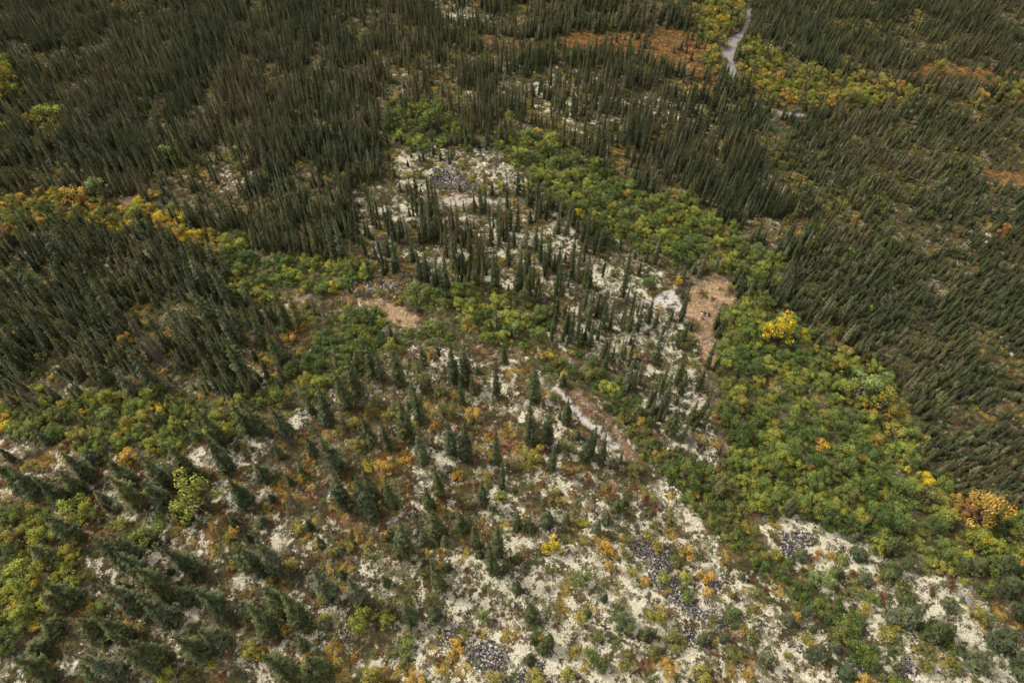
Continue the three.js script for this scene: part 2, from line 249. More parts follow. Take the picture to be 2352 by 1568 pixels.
// ---------------------------------------------------------------- ground
const ENC = new Uint8Array(4097); for (let i = 0; i <= 4096; i++) { const c = i / 4096; ENC[i] = Math.round(255 * (c <= 0.0031308 ? c * 12.92 : 1.055 * Math.pow(c, 1 / 2.4) - 0.055)); }
const C = { moss: [.085, .08, .032], humus: [.055, .042, .028], straw: [.19, .15, .085], rust: [.125, .075, .036], orange: [.26, .12, .035], lichen: [.57, .52, .39], lichen2: [.36, .315, .2], dirt: [.34, .22, .118], dirt2: [.2, .122, .064], pale: [.52, .475, .42], red: [.19, .105, .062], rock: [.035, .031, .034], green: [.08, .095, .03] };
const out = [0, 0, 0];
const mixTo = (c, t) => { out[0] += (c[0] - out[0]) * t; out[1] += (c[1] - out[1]) * t; out[2] += (c[2] - out[2]) * t; };
function groundColor(x, z, fine) {
  const w = sample(warm, x, z), g = sample(grn, x, z), n1 = fbm(x / 5, z / 5, 3), n2 = fbm(x / 0.8 + 31, z / 0.8, 2), n3 = vn(x / 0.28, z / 0.28), n4 = fbm(x / 2.1 + 7, z / 2.1 + 60, 3);
  out[0] = C.humus[0]; out[1] = C.humus[1]; out[2] = C.humus[2];
  mixTo(C.moss, sst(.35, .6, n2)); mixTo(C.green, sst(.45, .65, n4) * g * .8);
  mixTo(C.rust, sst(.62 - w * .3, .78 - w * .3, n4) * .85); mixTo(C.orange, sst(.72 - w * .32, .86 - w * .32, n1 * .5 + n2 * .5) * w);
  mixTo(C.straw, sst(.6, .8, n2 * .6 + n3 * .4) * .35);
  const L = lichenAt(x, z), LT = fbm(x / 3 + 21, z / 3 + 4, 2);
  if (L > 0) { mixTo(n3 > .25 ? C.lichen2 : C.moss, L * .9); mixTo(C.lichen, L * sst(.3, .55, n2 * .6 + n3 * .4) * (.6 + .4 * sst(.3, .6, LT))); }
  let m = sample(dirt, x, z); if (m > .01) { m *= sst(.25, .5, m * .55 + n2 * .35 + (n4 - .5) * .5); mixTo(C.dirt2, m); mixTo(C.dirt, m * sst(.3, .7, n4 * .45 + n2 * .2 + n3 * .35)); if (n3 > .86) mixTo(C.pale, m * .5); else if (n3 < .1) mixTo(C.humus, m * .5); }
  m = sample(red, x, z); if (m > .01) { m *= sst(.36, .62, m * .35 + n2 * .4 + n4 * .3); mixTo(C.red, m * (.55 + .45 * n4)); if (n3 > .68) mixTo(n2 > .5 ? C.straw : C.pale, m * .55); }
  m = sample(pale, x, z); if (m > .01) { m *= sst(.36, .6, m * .4 + n2 * .45 + n4 * .2); mixTo(C.pale, m * sst(.15, .5, n3 * .5 + n2 * .5)); }
  m = sample(rock, x, z); if (m > .01) { mixTo(C.rock, m * sst(.35, .6, m * .5 + n2 * .5)); if (n3 + n2 * .5 > .78) mixTo(C.lichen, m * .9); }
  const k = .86 + .28 * n3; out[0] *= k; out[1] *= k; out[2] *= k;
  return out;
}
function bake(x0, x1, z0, z1, W, H) {
  const d = new Uint8Array(W * H * 4);
  for (let j = 0; j < H; j++) for (let i = 0; i < W; i++) {
    const c = groundColor(x0 + (i + .5) / W * (x1 - x0), z0 + (j + .5) / H * (z1 - z0)), k = (j * W + i) * 4;
    d[k] = ENC[clamp(c[0]) * 4096 | 0]; d[k + 1] = ENC[clamp(c[1]) * 4096 | 0]; d[k + 2] = ENC[clamp(c[2]) * 4096 | 0]; d[k + 3] = 255;
  }
  const t = new THREE.DataTexture(d, W, H, THREE.RGBAFormat); t.colorSpace = THREE.SRGBColorSpace; t.magFilter = t.minFilter = THREE.LinearFilter; t.needsUpdate = true; return t;
}
const NEAR = [-130, 130, -125, 5], MID = [-262, 262, -340, 6];
const FAST = false;
{
  const texN = bake(...NEAR, 2048, 1600), texM = bake(...MID, 2048, 2048);
  texM.channel = 1;
  const r = rng(5), W = 256, d = new Uint8Array(W * W * 4);
  for (let k = 0; k < W * W; k++) { const n = fbm((k % W) / 9, (k / W | 0) / 9, 4), v = .05 + n * .05; d[k * 4] = ENC[v * 1.1 * 4096 | 0]; d[k * 4 + 1] = ENC[v * 4096 | 0]; d[k * 4 + 2] = ENC[v * .55 * 4096 | 0]; d[k * 4 + 3] = 255; }
  const texO = new THREE.DataTexture(d, W, W, THREE.RGBAFormat); texO.colorSpace = THREE.SRGBColorSpace; texO.wrapS = texO.wrapT = THREE.RepeatWrapping; texO.magFilter = THREE.LinearFilter; texO.channel = 2; texO.needsUpdate = true;
  const xs = [-5000, -2000, -900, -450], zs = [-6000, -3000, -1300, -600];
  for (let x = -262; x <= 262; x += 1) xs.push(x); xs.push(450, 900, 2000, 5000);
  for (let z = -340; z <= 6; z += 1) zs.push(z); zs.push(40, 120, 400, 1500);
  const nx = xs.length, nz = zs.length, pos = new Float32Array(nx * nz * 3), u0 = new Float32Array(nx * nz * 2), u1 = new Float32Array(nx * nz * 2), u2 = new Float32Array(nx * nz * 2);
  for (let j = 0; j < nz; j++) for (let i = 0; i < nx; i++) {
    const k = j * nx + i, x = xs[i], z = zs[j];
    pos[k * 3] = x; pos[k * 3 + 1] = hgt(clamp(x, -400, 400), clamp(z, -500, 100)); pos[k * 3 + 2] = z;
    u0[k * 2] = (x - NEAR[0]) / (NEAR[1] - NEAR[0]); u0[k * 2 + 1] = (z - NEAR[2]) / (NEAR[3] - NEAR[2]);
    u1[k * 2] = (x - MID[0]) / (MID[1] - MID[0]); u1[k * 2 + 1] = (z - MID[2]) / (MID[3] - MID[2]);
    u2[k * 2] = x / 60; u2[k * 2 + 1] = z / 60;
  }
  const idx = [[], [], []];
  for (let j = 0; j < nz - 1; j++) for (let i = 0; i < nx - 1; i++) {
    const a = j * nx + i, b = a + 1, c = a + nx, e = c + 1;
    const inN = xs[i] >= NEAR[0] && xs[i + 1] <= NEAR[1] && zs[j] >= NEAR[2] && zs[j + 1] <= NEAR[3], inM = xs[i] >= MID[0] && xs[i + 1] <= MID[1] && zs[j] >= MID[2] && zs[j + 1] <= MID[3];
    idx[inN ? 0 : inM ? 1 : 2].push(a, c, b, b, c, e);
  }
  const g = new THREE.BufferGeometry();
  g.setAttribute('position', new THREE.BufferAttribute(pos, 3)); g.setAttribute('uv', new THREE.BufferAttribute(u0, 2)); g.setAttribute('uv1', new THREE.BufferAttribute(u1, 2)); g.setAttribute('uv2', new THREE.BufferAttribute(u2, 2));
  const all = new Uint32Array(idx[0].length + idx[1].length + idx[2].length); let o = 0;
  idx.forEach((a, n) => { all.set(a, o); g.addGroup(o, a.length, n); o += a.length; });
  g.setIndex(new THREE.BufferAttribute(all, 1)); g.computeVertexNormals();
  const ground = new THREE.Mesh(g, [texN, texM, texO].map(t => new THREE.MeshStandardMaterial({ map: t, roughness: 1 })));
  ground.name = 'ground'; ground.receiveShadow = true; ground.castShadow = true;
  ground.userData = { kind: 'structure', label: 'pale lichen and brown heath ground under the forest', category: 'ground' };
  scene.add(ground);
}
{ // silty river
  const pts = [[1738, -60, 20], [1722, 10, 18], [1720, 31, 18], [1719, 48, 19], [1711, 68, 22], [1684, 88, 46], [1674, 100, 52], [1672, 115, 46], [1676, 141, 36], [1685, 169, 33], [1692, 188, 27], [1716, 214, 15], [1748, 237, 14], [1800, 254, 31], [1830, 257, 29], [1900, 257, 11], [2100, 250, 11], [2500, 246, 10]];
  const c = new THREE.CatmullRomCurve3(pts.map(p => { const g = toGround(p[0], p[1]); return new THREE.Vector3(g[0], 0, g[1]); })), n = 160, P = [], I = [];
  for (let i = 0; i <= n; i++) {
    const t = i / n, p = c.getPoint(t), q = c.getTangent(t), k = t * (pts.length - 1), a = Math.min(pts.length - 2, Math.floor(k)), w = lerp(pts[a][2], pts[a + 1][2], k - a), pp = toPix(p.x, 0, p.z), hw = Math.abs(toGround(pp[0] + w / 2, pp[1])[0] - p.x) * 1.1;
    for (let s = 0; s <= 4; s++) { const e = (s / 2 - 1) * hw; P.push(p.x - q.z * e, -1.2, p.z + q.x * e); }
    if (i < n) for (let s = 0; s < 4; s++) { const b = i * 5 + s; I.push(b, b + 1, b + 5, b + 1, b + 6, b + 5); }
  }
  const g = new THREE.BufferGeometry(); g.setAttribute('position', new THREE.Float32BufferAttribute(P, 3)); g.setIndex(I);
  const uv = []; for (let i = 0; i < P.length; i += 3) uv.push(P[i] / 14, P[i + 2] / 14); g.setAttribute('uv', new THREE.Float32BufferAttribute(uv, 2)); g.computeVertexNormals();
  const S = 256, d = new Uint8Array(S * S * 4); for (let k = 0; k < S * S; k++) { const v = 255 * fbm((k % S) / 6, (k / S | 0) / 11, 3); d[k * 4] = d[k * 4 + 1] = d[k * 4 + 2] = v; d[k * 4 + 3] = 255; }
  const bt = new THREE.DataTexture(d, S, S); bt.wrapS = bt.wrapT = THREE.MirroredRepeatWrapping; bt.magFilter = THREE.LinearFilter; bt.needsUpdate = true;
  const m = new THREE.Mesh(g, new THREE.MeshPhysicalMaterial({ color: new THREE.Color().setRGB(.27, .245, .225), roughness: .35, bumpMap: bt, bumpScale: .12 }));
  m.name = 'river'; m.userData = { kind: 'structure', label: 'silty grey river winding between yellow willows', category: 'river' }; m.receiveShadow = true; scene.add(m);
}
// ---------------------------------------------------------------- plants: geometry
class Tri { // collects coloured triangles
  constructor() { this.p = []; this.c = []; }
  t(a, b, c, k) { this.p.push(...a, ...b, ...c); for (let i = 0; i < 3; i++) this.c.push(k[0], k[1], k[2]); }
  geo() { const g = new THREE.BufferGeometry(); g.setAttribute('position', new THREE.Float32BufferAttribute(this.p, 3)); g.setAttribute('color', new THREE.Float32BufferAttribute(this.c, 3)); g.computeVertexNormals(); return g; }
}
const vary = (r, c, a) => { const k = 1 + (r() - .5) * a, h = (r() - .5) * a * .35; return [Math.max(.005, c[0] * k * (1 + h)), Math.max(.005, c[1] * k), Math.max(.004, c[2] * k * (1 - h))]; };
function tube(T, a, b, ra, rb, n, col) { // tapered stem
  const d = new THREE.Vector3(b[0] - a[0], b[1] - a[1], b[2] - a[2]).normalize(), u = new THREE.Vector3(d.z, 0, -d.x); if (u.lengthSq() < 1e-6) u.set(1, 0, 0); u.normalize(); const v = new THREE.Vector3().crossVectors(d, u);
  const ring = (o, r, i) => { const t = i / n * 6.2832, c = Math.cos(t) * r, s = Math.sin(t) * r; return [o[0] + u.x * c + v.x * s, o[1] + u.y * c + v.y * s, o[2] + u.z * c + v.z * s]; };
  for (let i = 0; i < n; i++) { const p = ring(a, ra, i), q = ring(a, ra, i + 1), s = ring(b, rb, i), t = ring(b, rb, i + 1); T.t(p, q, s, col); T.t(q, t, s, col); }
}
// a spruce 10 m tall: tapered trunk, tiers of drooping sprays with ragged tips; tint is white so that the material sets the colour
function spruce(seed, o) {
  const r = rng(seed), tr = new Tri(), cr = new Tri(), H = 10;
  const lean = [(r() - .5) * .3, (r() - .5) * .3];
  const ax = y => [lean[0] * Math.pow(y / H, 2), y, lean[1] * Math.pow(y / H, 2)];
  for (let i = 0; i < 5; i++) tube(tr, ax(-.25 + i * 2.03), ax(-.25 + (i + 1) * 2.03), .12 * (1 - i * .19), .12 * (1 - (i + 1) * .19), 6, vary(r, [.14, .115, .095], .2));
  const R = o.R, dead = o.dead;
  const bulge = r() * 6.28;
  for (let y = o.y0; y < H - .05; y += o.step * (0.75 + r() * .5)) {
    const t = (H - y) / (H - o.y0); // 1 at the base of the crown, 0 at the tip
    let L = R * (Math.pow(t, o.pow) * (1 - .25 * Math.pow(t, 6)) + .05);
    if (o.club && y > H - 2.2) L = Math.max(L, R * .42 * Math.sin(Math.PI * clamp((H - y) / 2.2 * .8 + .12)));
    L *= .8 + .4 * vn(y * 1.3 + seed, seed * .7);
    const n = Math.max(3, Math.round(o.n * (.45 + .55 * t)));
    const a0 = r() * 6.28;
    for (let b = 0; b < n; b++) {
      if (r() < o.gap) continue;
      const a = a0 + b / n * 6.283 + (r() - .5) * .7, l = L * (.45 + r() * .85) * (1 + .22 * Math.sin(a - bulge)), droop = o.droop * (.6 + r() * .7);
      const c = ax(y), ca = Math.cos(a), sa = Math.sin(a);
      const pt = (f, dy, side) => [c[0] + ca * l * f - sa * side, c[1] + dy, c[2] + sa * l * f + ca * side];
      const k = dead ? vary(r, [1, 1, 1], .5) : r() < o.brown ? vary(r, [1.45, 1.1, 1.05], .6) : vary(r, [1, 1, 1], 1.1);
      if (dead) { // bare twigs
        const p0 = pt(0, 0, 0), p1 = pt(.55, -droop * l * .5, 0), p2 = pt(1, -droop * l * .7, (r() - .5) * .2 * l), w = .022;
        const up = p => [p[0], p[1] + w * 2, p[2]];
        cr.t(p0, up(p0), p1, k); cr.t(p1, up(p1), p2, k);
        for (let s = 0; s < 5; s++) { const f = .25 + r() * .7, q = pt(f, -droop * l * f * .8, 0), e = pt(f + .2 + r() * .15, -droop * l * f - .12 * r(), (s % 2 ? 1 : -1) * l * (.15 + r() * .22)); cr.t(q, [q[0], q[1] - .05, q[2]], e, k); }
        continue;
      }
      const w = l * (.13 + r() * .13) + .04, sag = -w * (.35 + r() * .4);
      const p0 = pt(.06, .06, 0), p1 = pt(.58, -droop * l * .62, 0), p2 = pt(1.02, -droop * l * .62 + .1 * l * (r() - .2), (r() - .5) * .15 * l);
      const lft = pt(.5 + r() * .22, -droop * l * .6 + sag, w), rgt = pt(.5 + r() * .22, -droop * l * .6 + sag, -w);
      cr.t(p0, lft, p1, k); cr.t(p0, p1, rgt, k); cr.t(p1, lft, p2, k); cr.t(p1, p2, rgt, k);
      for (let s = 0; s < o.twigs; s++) { // ragged side sprays
        const f = .3 + r() * .6, sd = s % 2 ? 1 : -1, q = pt(f, -droop * l * f + .03, 0), e = pt(f + .16 + r() * .2, -droop * l * f - .06 - r() * .16, sd * l * (.2 + r() * .3)), e2 = pt(f + .26, -droop * l * f - .04, sd * l * .08), kk = vary(r, k, .5);
        cr.t(q, e, e2, kk);
      }
    }
  }
  if (!dead) for (let b = 0; b < 5; b++) { const a = b * 1.26, c = ax(H - .45), e = ax(H + .15); cr.t([c[0] + .1 * Math.cos(a), c[1], c[2] + .1 * Math.sin(a)], [c[0] + .1 * Math.cos(a + .9), c[1] - .12, c[2] + .1 * Math.sin(a + .9)], e, [1, 1, 1]); }
  return { trunk: tr.geo(), crown: cr.geo() };
}
// a leafy bush 1 m wide in units of its own width: stems, and leaf clumps in lobes
function bush(seed, o) {
  const r = rng(seed), st = new Tri(), lf = new Tri(), lobes = [];
  for (let i = 0; i < o.lobes; i++) {
    const a = r() * 6.283, d = Math.sqrt(r()) * (o.open ? .44 : .37), hh = o.h * (.3 + .62 * r()) * (1 - d * d * 2.2);
    lobes.push([Math.cos(a) * d, hh, Math.sin(a) * d, (o.open ? .075 : .1) + r() * (o.open ? .075 : .1), .6 + r() * .85, r()]);
  }
  lobes.push([0, o.h * .5, 0, o.open ? .17 : .2, .8, .5]);
  for (const L of lobes) {
    tube(st, [L[0] * .12, -.06, L[2] * .12], [L[0] * .6, L[1] * .55, L[2] * .6], .016, .011, 4, [1, 1, 1]);
    tube(st, [L[0] * .6, L[1] * .55, L[2] * .6], [L[0], L[1], L[2]], .011, .004, 4, [1, 1, 1]);
    const n = Math.round(o.leaves * (L[3] / .18) ** 2);
    for (let i = 0; i < n; i++) {
      const ct = r() * 2 - 1, ph = r() * 6.283, s = Math.sqrt(1 - ct * ct), q = L[3] * (.5 + .62 * Math.pow(r(), .6));
      const P = [L[0] + Math.cos(ph) * s * q, Math.max(.03, L[1] + ct * q * o.flat), L[2] + Math.sin(ph) * s * q];
      let nx = Math.cos(ph) * s + (r() - .5) * 1.5, ny = ct + .5 + (r() - .5) * 1.3, nz = Math.sin(ph) * s + (r() - .5) * 1.5; const nl = Math.hypot(nx, ny, nz) || 1; nx /= nl; ny /= nl; nz /= nl;
      const u = new THREE.Vector3(ny, -nx + .01, nz * .3 + (r() - .5)).cross(new THREE.Vector3(nx, ny, nz)).normalize(), v = new THREE.Vector3(nx, ny, nz).cross(u);
      const z = o.leaf * (.6 + r() * .8), z2 = z * (.45 + r() * .25), f = (x, y) => [P[0] + u.x * x + v.x * y + nx * .12 * (x * x + y * y) / z, P[1] + u.y * x + v.y * y, P[2] + u.z * x + v.z * y];
      const tone = L[4] * (.6 + r() * .8), k = L[5] > o.turn ? [tone * 1.4, tone * 1.15, tone * .75] : [tone, tone, tone];
      const a = f(-z, 0), b = f(0, z2), c = f(z, 0), e = f(0, -z2); lf.t(a, e, b, k); lf.t(b, e, c, k);
    }
  }
  return { stem: st.geo(), foliage: lf.geo() };
}
function paint(g, c) { const a = g.clone(), n = a.attributes.position.count, k = a.attributes.color; for (let i = 0; i < n; i++) k.setXYZ(i, k.getX(i) * c[0], k.getY(i) * c[1], k.getZ(i) * c[2]); return a; }

const SPR = [
  spruce(11, { R: .85, y0: .5, step: .2, pow: .62, n: 7, gap: .12, droop: .55, brown: .14, twigs: 5, club: true }),
  spruce(12, { R: 1.0, y0: .4, step: .2, pow: .75, n: 8, gap: .1, droop: .5, brown: .1, twigs: 5 }),
  spruce(13, { R: .7, y0: .8, step: .19, pow: .5, n: 6, gap: .18, droop: .65, brown: .2, twigs: 5, club: true }),
  spruce(14, { R: 1.1, y0: .3, step: .21, pow: .85, n: 9, gap: .08, droop: .45, brown: .08, twigs: 5 }),
  spruce(15, { R: .9, y0: .7, step: .2, pow: .6, n: 7, gap: .25, droop: .55, brown: .25, twigs: 5, club: true }),
  spruce(16, { R: .95, y0: .4, step: .19, pow: .7, n: 8, gap: .14, droop: .6, brown: .16, twigs: 5 }),
];
const DEAD = [spruce(21, { R: .8, y0: .9, step: .17, pow: .55, n: 7, gap: .2, droop: .5, brown: 0, twigs: 0, dead: true }), spruce(22, { R: .95, y0: .6, step: .19, pow: .7, n: 7, gap: .3, droop: .6, brown: 0, twigs: 0, dead: true })];
const BUSH = [
  bush(31, { lobes: 14, h: .8, leaves: 73, leaf: .0365, flat: .9, turn: .85 }), bush(32, { lobes: 18, h: .95, leaves: 62, leaf: .0348, flat: 1, turn: .9 }), bush(33, { lobes: 11, h: .65, leaves: 84, leaf: .0391, flat: .8, turn: .8 }),
  bush(34, { lobes: 20, h: .85, leaves: 56, leaf: .0348, flat: .9, turn: .78 }), bush(35, { lobes: 10, h: 1.05, leaves: 84, leaf: .0383, flat: 1.1, turn: .9 }),
];
const TREE = [bush(41, { lobes: 24, h: 1.6, leaves: 64, leaf: .0331, flat: 1.2, turn: .86 }), bush(42, { lobes: 20, h: 1.4, leaves: 70, leaf: .0348, flat: 1.15, turn: .8 })];
const BIG = [bush(45, { lobes: 26, h: 1.15, leaves: 147, leaf: .0261, flat: .9, turn: .84, open: 1 }), bush(46, { lobes: 22, h: 1.3, leaves: 161, leaf: .0261, flat: .9, turn: .8, open: 1 })];
const DWARF = [bush(47, { lobes: 16, h: .42, leaves: 48, leaf: .0313, flat: .5, turn: .55 }), bush(48, { lobes: 20, h: .36, leaves: 39, leaf: .0313, flat: .45, turn: .6 })];

// ---------------------------------------------------------------- plants: colours of bark, needles and leaves
const lin = (c) => new THREE.Color().setRGB(c[0], c[1], c[2]);
const leafMat = (c) => new THREE.MeshPhysicalMaterial({ color: lin(c), roughness: .8, specularIntensity: .3, side: THREE.DoubleSide, vertexColors: true });
const NEEDLE = [ // words, colour
  ['dark green', [.082, .096, .037]], ['olive green', [.112, .12, .045]], ['grey green', [.11, .12, .062]], ['brownish green', [.126, .115, .06]], ['deep blue-green', [.068, .083, .038]],
].map(([w, c]) => ({ w, c, m: leafMat(c) }));
const LEAF = {
  G: ['dark green', [.085, .12, .036]], g: ['green', [.138, .178, .044]], l: ['lime green', [.24, .262, .05]], p: ['pale green', [.19, .235, .075]], o: ['olive', [.155, .155, .046]],
  u: ['yellow olive', [.26, .228, .05]], y: ['bright yellow', [.5, .38, .03]], a: ['golden amber', [.41, .265, .06]], O: ['orange', [.34, .175, .06]], r: ['rust brown', [.17, .09, .042]], R: ['dark red', [.15, .062, .045]], b: ['brown', [.12, .085, .045]],
};
for (const k in LEAF) LEAF[k] = { w: LEAF[k][0], c: LEAF[k][1], m: leafMat(LEAF[k][1]) };
const BARK = new THREE.MeshStandardMaterial({ color: 0xffffff, roughness: .9, vertexColors: true });
const STEM = new THREE.MeshStandardMaterial({ color: lin([.13, .1, .075]), roughness: .9 });
const DEADM = leafMat([.2, .175, .165]);
const TINT = leafMat([1, 1, 1]);
// ---------------------------------------------------------------- planting
const used = {};
const numbered = n => { const k = used[n] = (used[n] ?? -1) + 1; return k ? `${n}_${String(k).padStart(3, '0')}` : n; };
const whereAt = (x, z) => ZONES[zoneId[clamp(Math.round((z - MZ0) / CELL), 0, MH - 1) * MW + clamp(Math.round((x - MX0) / CELL), 0, MW - 1)]].where;
const K = 2352 / 2500;
const LAND = [[2230, 1390, 9, 'near the weathered planks'], [1635, 700, 13, 'round the tan dirt pad'], [1775, 745, 9, 'by the big yellow tree'], [2225, 1155, 9, 'by the big golden tree'], [1525, 690, 8, 'by the white gravel patch'], [1135, 1500, 8, 'by the broad dark talus patch'], [1030, 1455, 5, 'by the small dark talus patch'], [1500, 1260, 8, 'by the long dark talus streak'], [1600, 1405, 8, 'below the long talus streak'], [1380, 975, 10, 'along the white gravel track'], [1340, 840, 8, 'by the red earth bank'], [900, 720, 12, 'by the brown dirt track'], [1050, 415, 12, 'by the grey rocks of the knoll'], [1830, 1260, 7, 'by the talus pocket under the thicket'], [1885, 1325, 6, 'round the pale green bush'], [1268, 1250, 5, 'by the lone bright yellow bush'], [1430, 1415, 6, 'by the round dark green bush'], [290, 1050, 8, 'by the amber birch bush'], [1925, 880, 10, 'by the tall pale green tree'], [2020, 960, 9, 'by the yellow olive trees'], [660, 870, 8, 'under the leafy belt'], [940, 960, 9, 'among the orange heath'], [1050, 1000, 8, 'by the twin blue-green spruces'], [460, 1150, 8, 'round the lime green bush'], [120, 1500, 14, 'on the lichen below the yellowing thicket'], [2100, 1500, 12, 'on the lichen beyond the ravine strip'], [800, 950, 8, 'by the white lichen tongue']].map(([x, y, d, w]) => [...toGround(x, y), d, w]);
function nearby(x, z) { let best = null, q = 1; for (const [a, b, d, w] of LAND) { const k = Math.hypot(a - x, b - z) / d; if (k < q) { q = k; best = w; } } return best ?? whereAt(x, z); }
const spruces = [], bushes = [], deads = [];
const inFrame = (x, z, m = 0) => { const p = toPix(x, 1, z); return p[0] > -m && p[0] < 2352 + m && p[1] > -m && p[1] < 1568 + m; };
const showArea = (x, z, h, w) => { const d = Math.hypot(x, CAM_H, z), s = CAM_H / d, f = F / d; return (w * f) * (h * f * Math.sqrt(1 - s * s) * .8 + w * f * s); };
// trees read off the photograph: [foot x, foot y, tip x, tip y, crown width] in a detail of the photograph at (x0, y0) enlarged s times
const byHand = [];
function stand(x0, y0, s, list, dead) {
  for (const [bx, by, tx, ty, w] of list) {
    const fx = (x0 + bx / s) * K, fy = (y0 + by / s) * K, len = Math.hypot(bx - tx, by - ty) / s * K;
    const [x, y, z] = spot(fx, fy - w / s * K * .18), a = toPix(x, y, z), b = toPix(x, y + 6, z);
    const d = Math.hypot(x, CAM_H, z), W = clamp(w / s * K * d / F * .85, .5, 3.4), H = clamp(len / Math.hypot(a[0] - b[0], a[1] - b[1]) * 6 * (-z > 62 ? 1.12 : .95), 1.2, 14.5);
    byHand.push([x, z, W * .6]);
    (dead ? deads : spruces).push({ x, y, z, h: H, w: W, hand: true });
  }
}
stand(0, 1250, 3.76, [[1180, 560, 800, 230, 330], [1790, 640, 1660, 240, 400], [1560, 840, 1180, 540, 340], [1400, 700, 1010, 490, 240], [1250, 960, 860, 620, 290], [1240, 900, 1040, 660, 220], [1580, 1080, 1240, 790, 290], [2080, 1000, 1710, 640, 310], [1900, 1400, 1640, 1090, 400], [2010, 1250, 1900, 1050, 260], [1760, 840, 1600, 650, 150], [1110, 1540, 700, 1240, 330], [960, 1560, 800, 1340, 250], [1460, 1480, 1080, 1260, 300], [1500, 1400, 1150, 1190, 280], [1180, 1180, 870, 990, 250], [680, 850, 590, 500, 230], [480, 1560, 100, 1430, 280], [400, 1320, 310, 1190, 170], [720, 300, 430, 20, 220], [2320, 540, 2180, 280, 180], [2290, 950, 2220, 850, 190], [480, 470, 230, 330, 230], [560, 900, 470, 700, 200], [1280, 480, 900, 400, 200], [900, 1130, 680, 1040, 170], [520, 1090, 400, 990, 180]]);
stand(625, 1250, 3.76, [[700, 800, 480, 400, 240], [980, 890, 820, 520, 270], [200, 560, 150, 200, 210], [60, 580, 0, 280, 150], [260, 960, 170, 680, 210], [440, 1040, 320, 690, 220], [160, 1120, -20, 820, 270], [300, 1530, 120, 1280, 240], [600, 1500, 540, 1300, 210], [540, 1570, 430, 1460, 190], [1670, 730, 1640, 430, 145], [2160, 560, 2140, 300, 140], [2220, 420, 2190, 90, 130], [2020, 330, 2040, 90, 110], [1400, 420, 1370, 10, 165], [1660, 210, 1640, 0, 190], [1200, 680, 1190, 580, 90], [1740, 310, 1720, 220, 80], [1540, 300, 1530, 190, 90], [1060, 80, 1000, -120, 150], [1420, 1030, 1390, 880, 165], [1660, 980, 1650, 870, 130], [2290, 520, 2290, 400, 80], [1310, 390, 1300, 280, 110], [1880, 180, 1870, 30, 140], [80, 130, 50, 60, 120]]);
stand(1250, 1250, 3.76, [[50, 170, 40, 10, 110], [150, 180, 140, 60, 110], [330, 130, 320, 0, 145], [500, 110, 505, 20, 80], [770, 180, 780, 40, 95], [850, 110, 850, 0, 110], [50, 730, 50, 620, 90], [160, 980, 150, 860, 145], [200, 1210, 195, 1110, 85], [340, 1230, 330, 1110, 115], [270, 1300, 270, 1220, 115], [1220, 1160, 1215, 1060, 95], [1740, 1200, 1775, 1080, 85], [1930, 1200, 1985, 1080, 75], [2090, 620, 2110, 540, 70], [1720, 430, 1750, 370, 60], [840, 830, 850, 750, 65], [2320, 1400, 2330, 1300, 105], [400, 270, 405, 210, 40], [1300, 1140, 1320, 1080, 60]]);
stand(1875, 1250, 3.76, [[390, 1340, 480, 1200, 130], [150, 1020, 180, 920, 115], [1230, 1030, 1470, 810, 220], [1150, 1000, 1130, 900, 150], [1430, 1160, 1580, 940, 200], [1600, 1160, 1720, 1040, 180], [1870, 1410, 2030, 1250, 190], [2100, 1240, 2280, 1060, 240], [1120, 600, 1180, 440, 190], [860, 650, 900, 560, 110], [1270, 860, 1330, 750, 125], [2080, 560, 2250, 400, 280], [2150, 760, 2280, 600, 250], [2290, 1420, 2380, 1200, 230], [1900, 560, 1990, 470, 170], [1770, 540, 1830, 430, 170], [700, 1530, 720, 1450, 170], [830, 430, 830, 345, 140], [280, 440, 300, 340, 130], [1650, 860, 1690, 790, 110], [2330, 1000, 2400, 850, 240], [2320, 1500, 2420, 1380, 240], [620, 600, 640, 520, 110]]);
stand(0, 833, 2.149, [[690, 760, 540, 630, 100], [880, 760, 750, 570, 105], [1010, 730, 890, 560, 115], [1190, 690, 1060, 520, 105], [870, 880, 740, 760, 115], [740, 890, 570, 750, 140], [500, 640, 470, 560, 70], [470, 740, 330, 580, 110], [1290, 870, 1210, 730, 105], [960, 770, 850, 680, 80], [330, 860, 180, 720, 120], [210, 820, 60, 650, 110], [430, 810, 300, 700, 110], [120, 780, -20, 600, 110], [1160, 560, 1000, 390, 110], [1310, 500, 1240, 360, 90]]);
stand(625, 833, 2.149, [[130, 130, 20, -10, 85], [800, 520, 720, 240, 105], [860, 440, 820, 265, 85], [420, 700, 300, 430, 105], [750, 230, 710, 60, 75], [880, 140, 870, 30, 48], [1040, 230, 1000, 30, 80], [1110, 240, 1090, 40, 78], [1140, 290, 1130, 200, 48], [890, 250, 880, 160, 28], [1080, 340, 1065, 220, 48], [1265, 290, 1255, 120, 48], [1030, 600, 1030, 420, 68], [1110, 630, 1080, 450, 88], [1260, 660, 1270, 460, 60], [880, 650, 850, 480, 88], [590, 510, 570, 390, 60], [700, 580, 690, 440, 52], [970, 830, 950, 660, 66], [1290, 780, 1290, 620, 48], [1190, 870, 1190, 760, 68], [480, 370, 390, 110, 115], [540, 310, 490, 60, 85], [590, 890, 470, 650, 105], [620, 830, 560, 640, 76], [470, 880, 400, 720, 100], [160, 510, 90, 370, 90], [130, 620, 110, 540, 55], [390, 450, 310, 290, 90], [620, 200, 590, 50, 66], [920, 890, 900, 770, 76], [960, 75, 955, 20, 24], [720, 890, 690, 740, 85], [660, 210, 640, 70, 60], [50, 740, 10, 640, 80], [30, 490, -30, 360, 80], [300, 600, 270, 520, 60], [1300, 120, 1310, 20, 40]]);
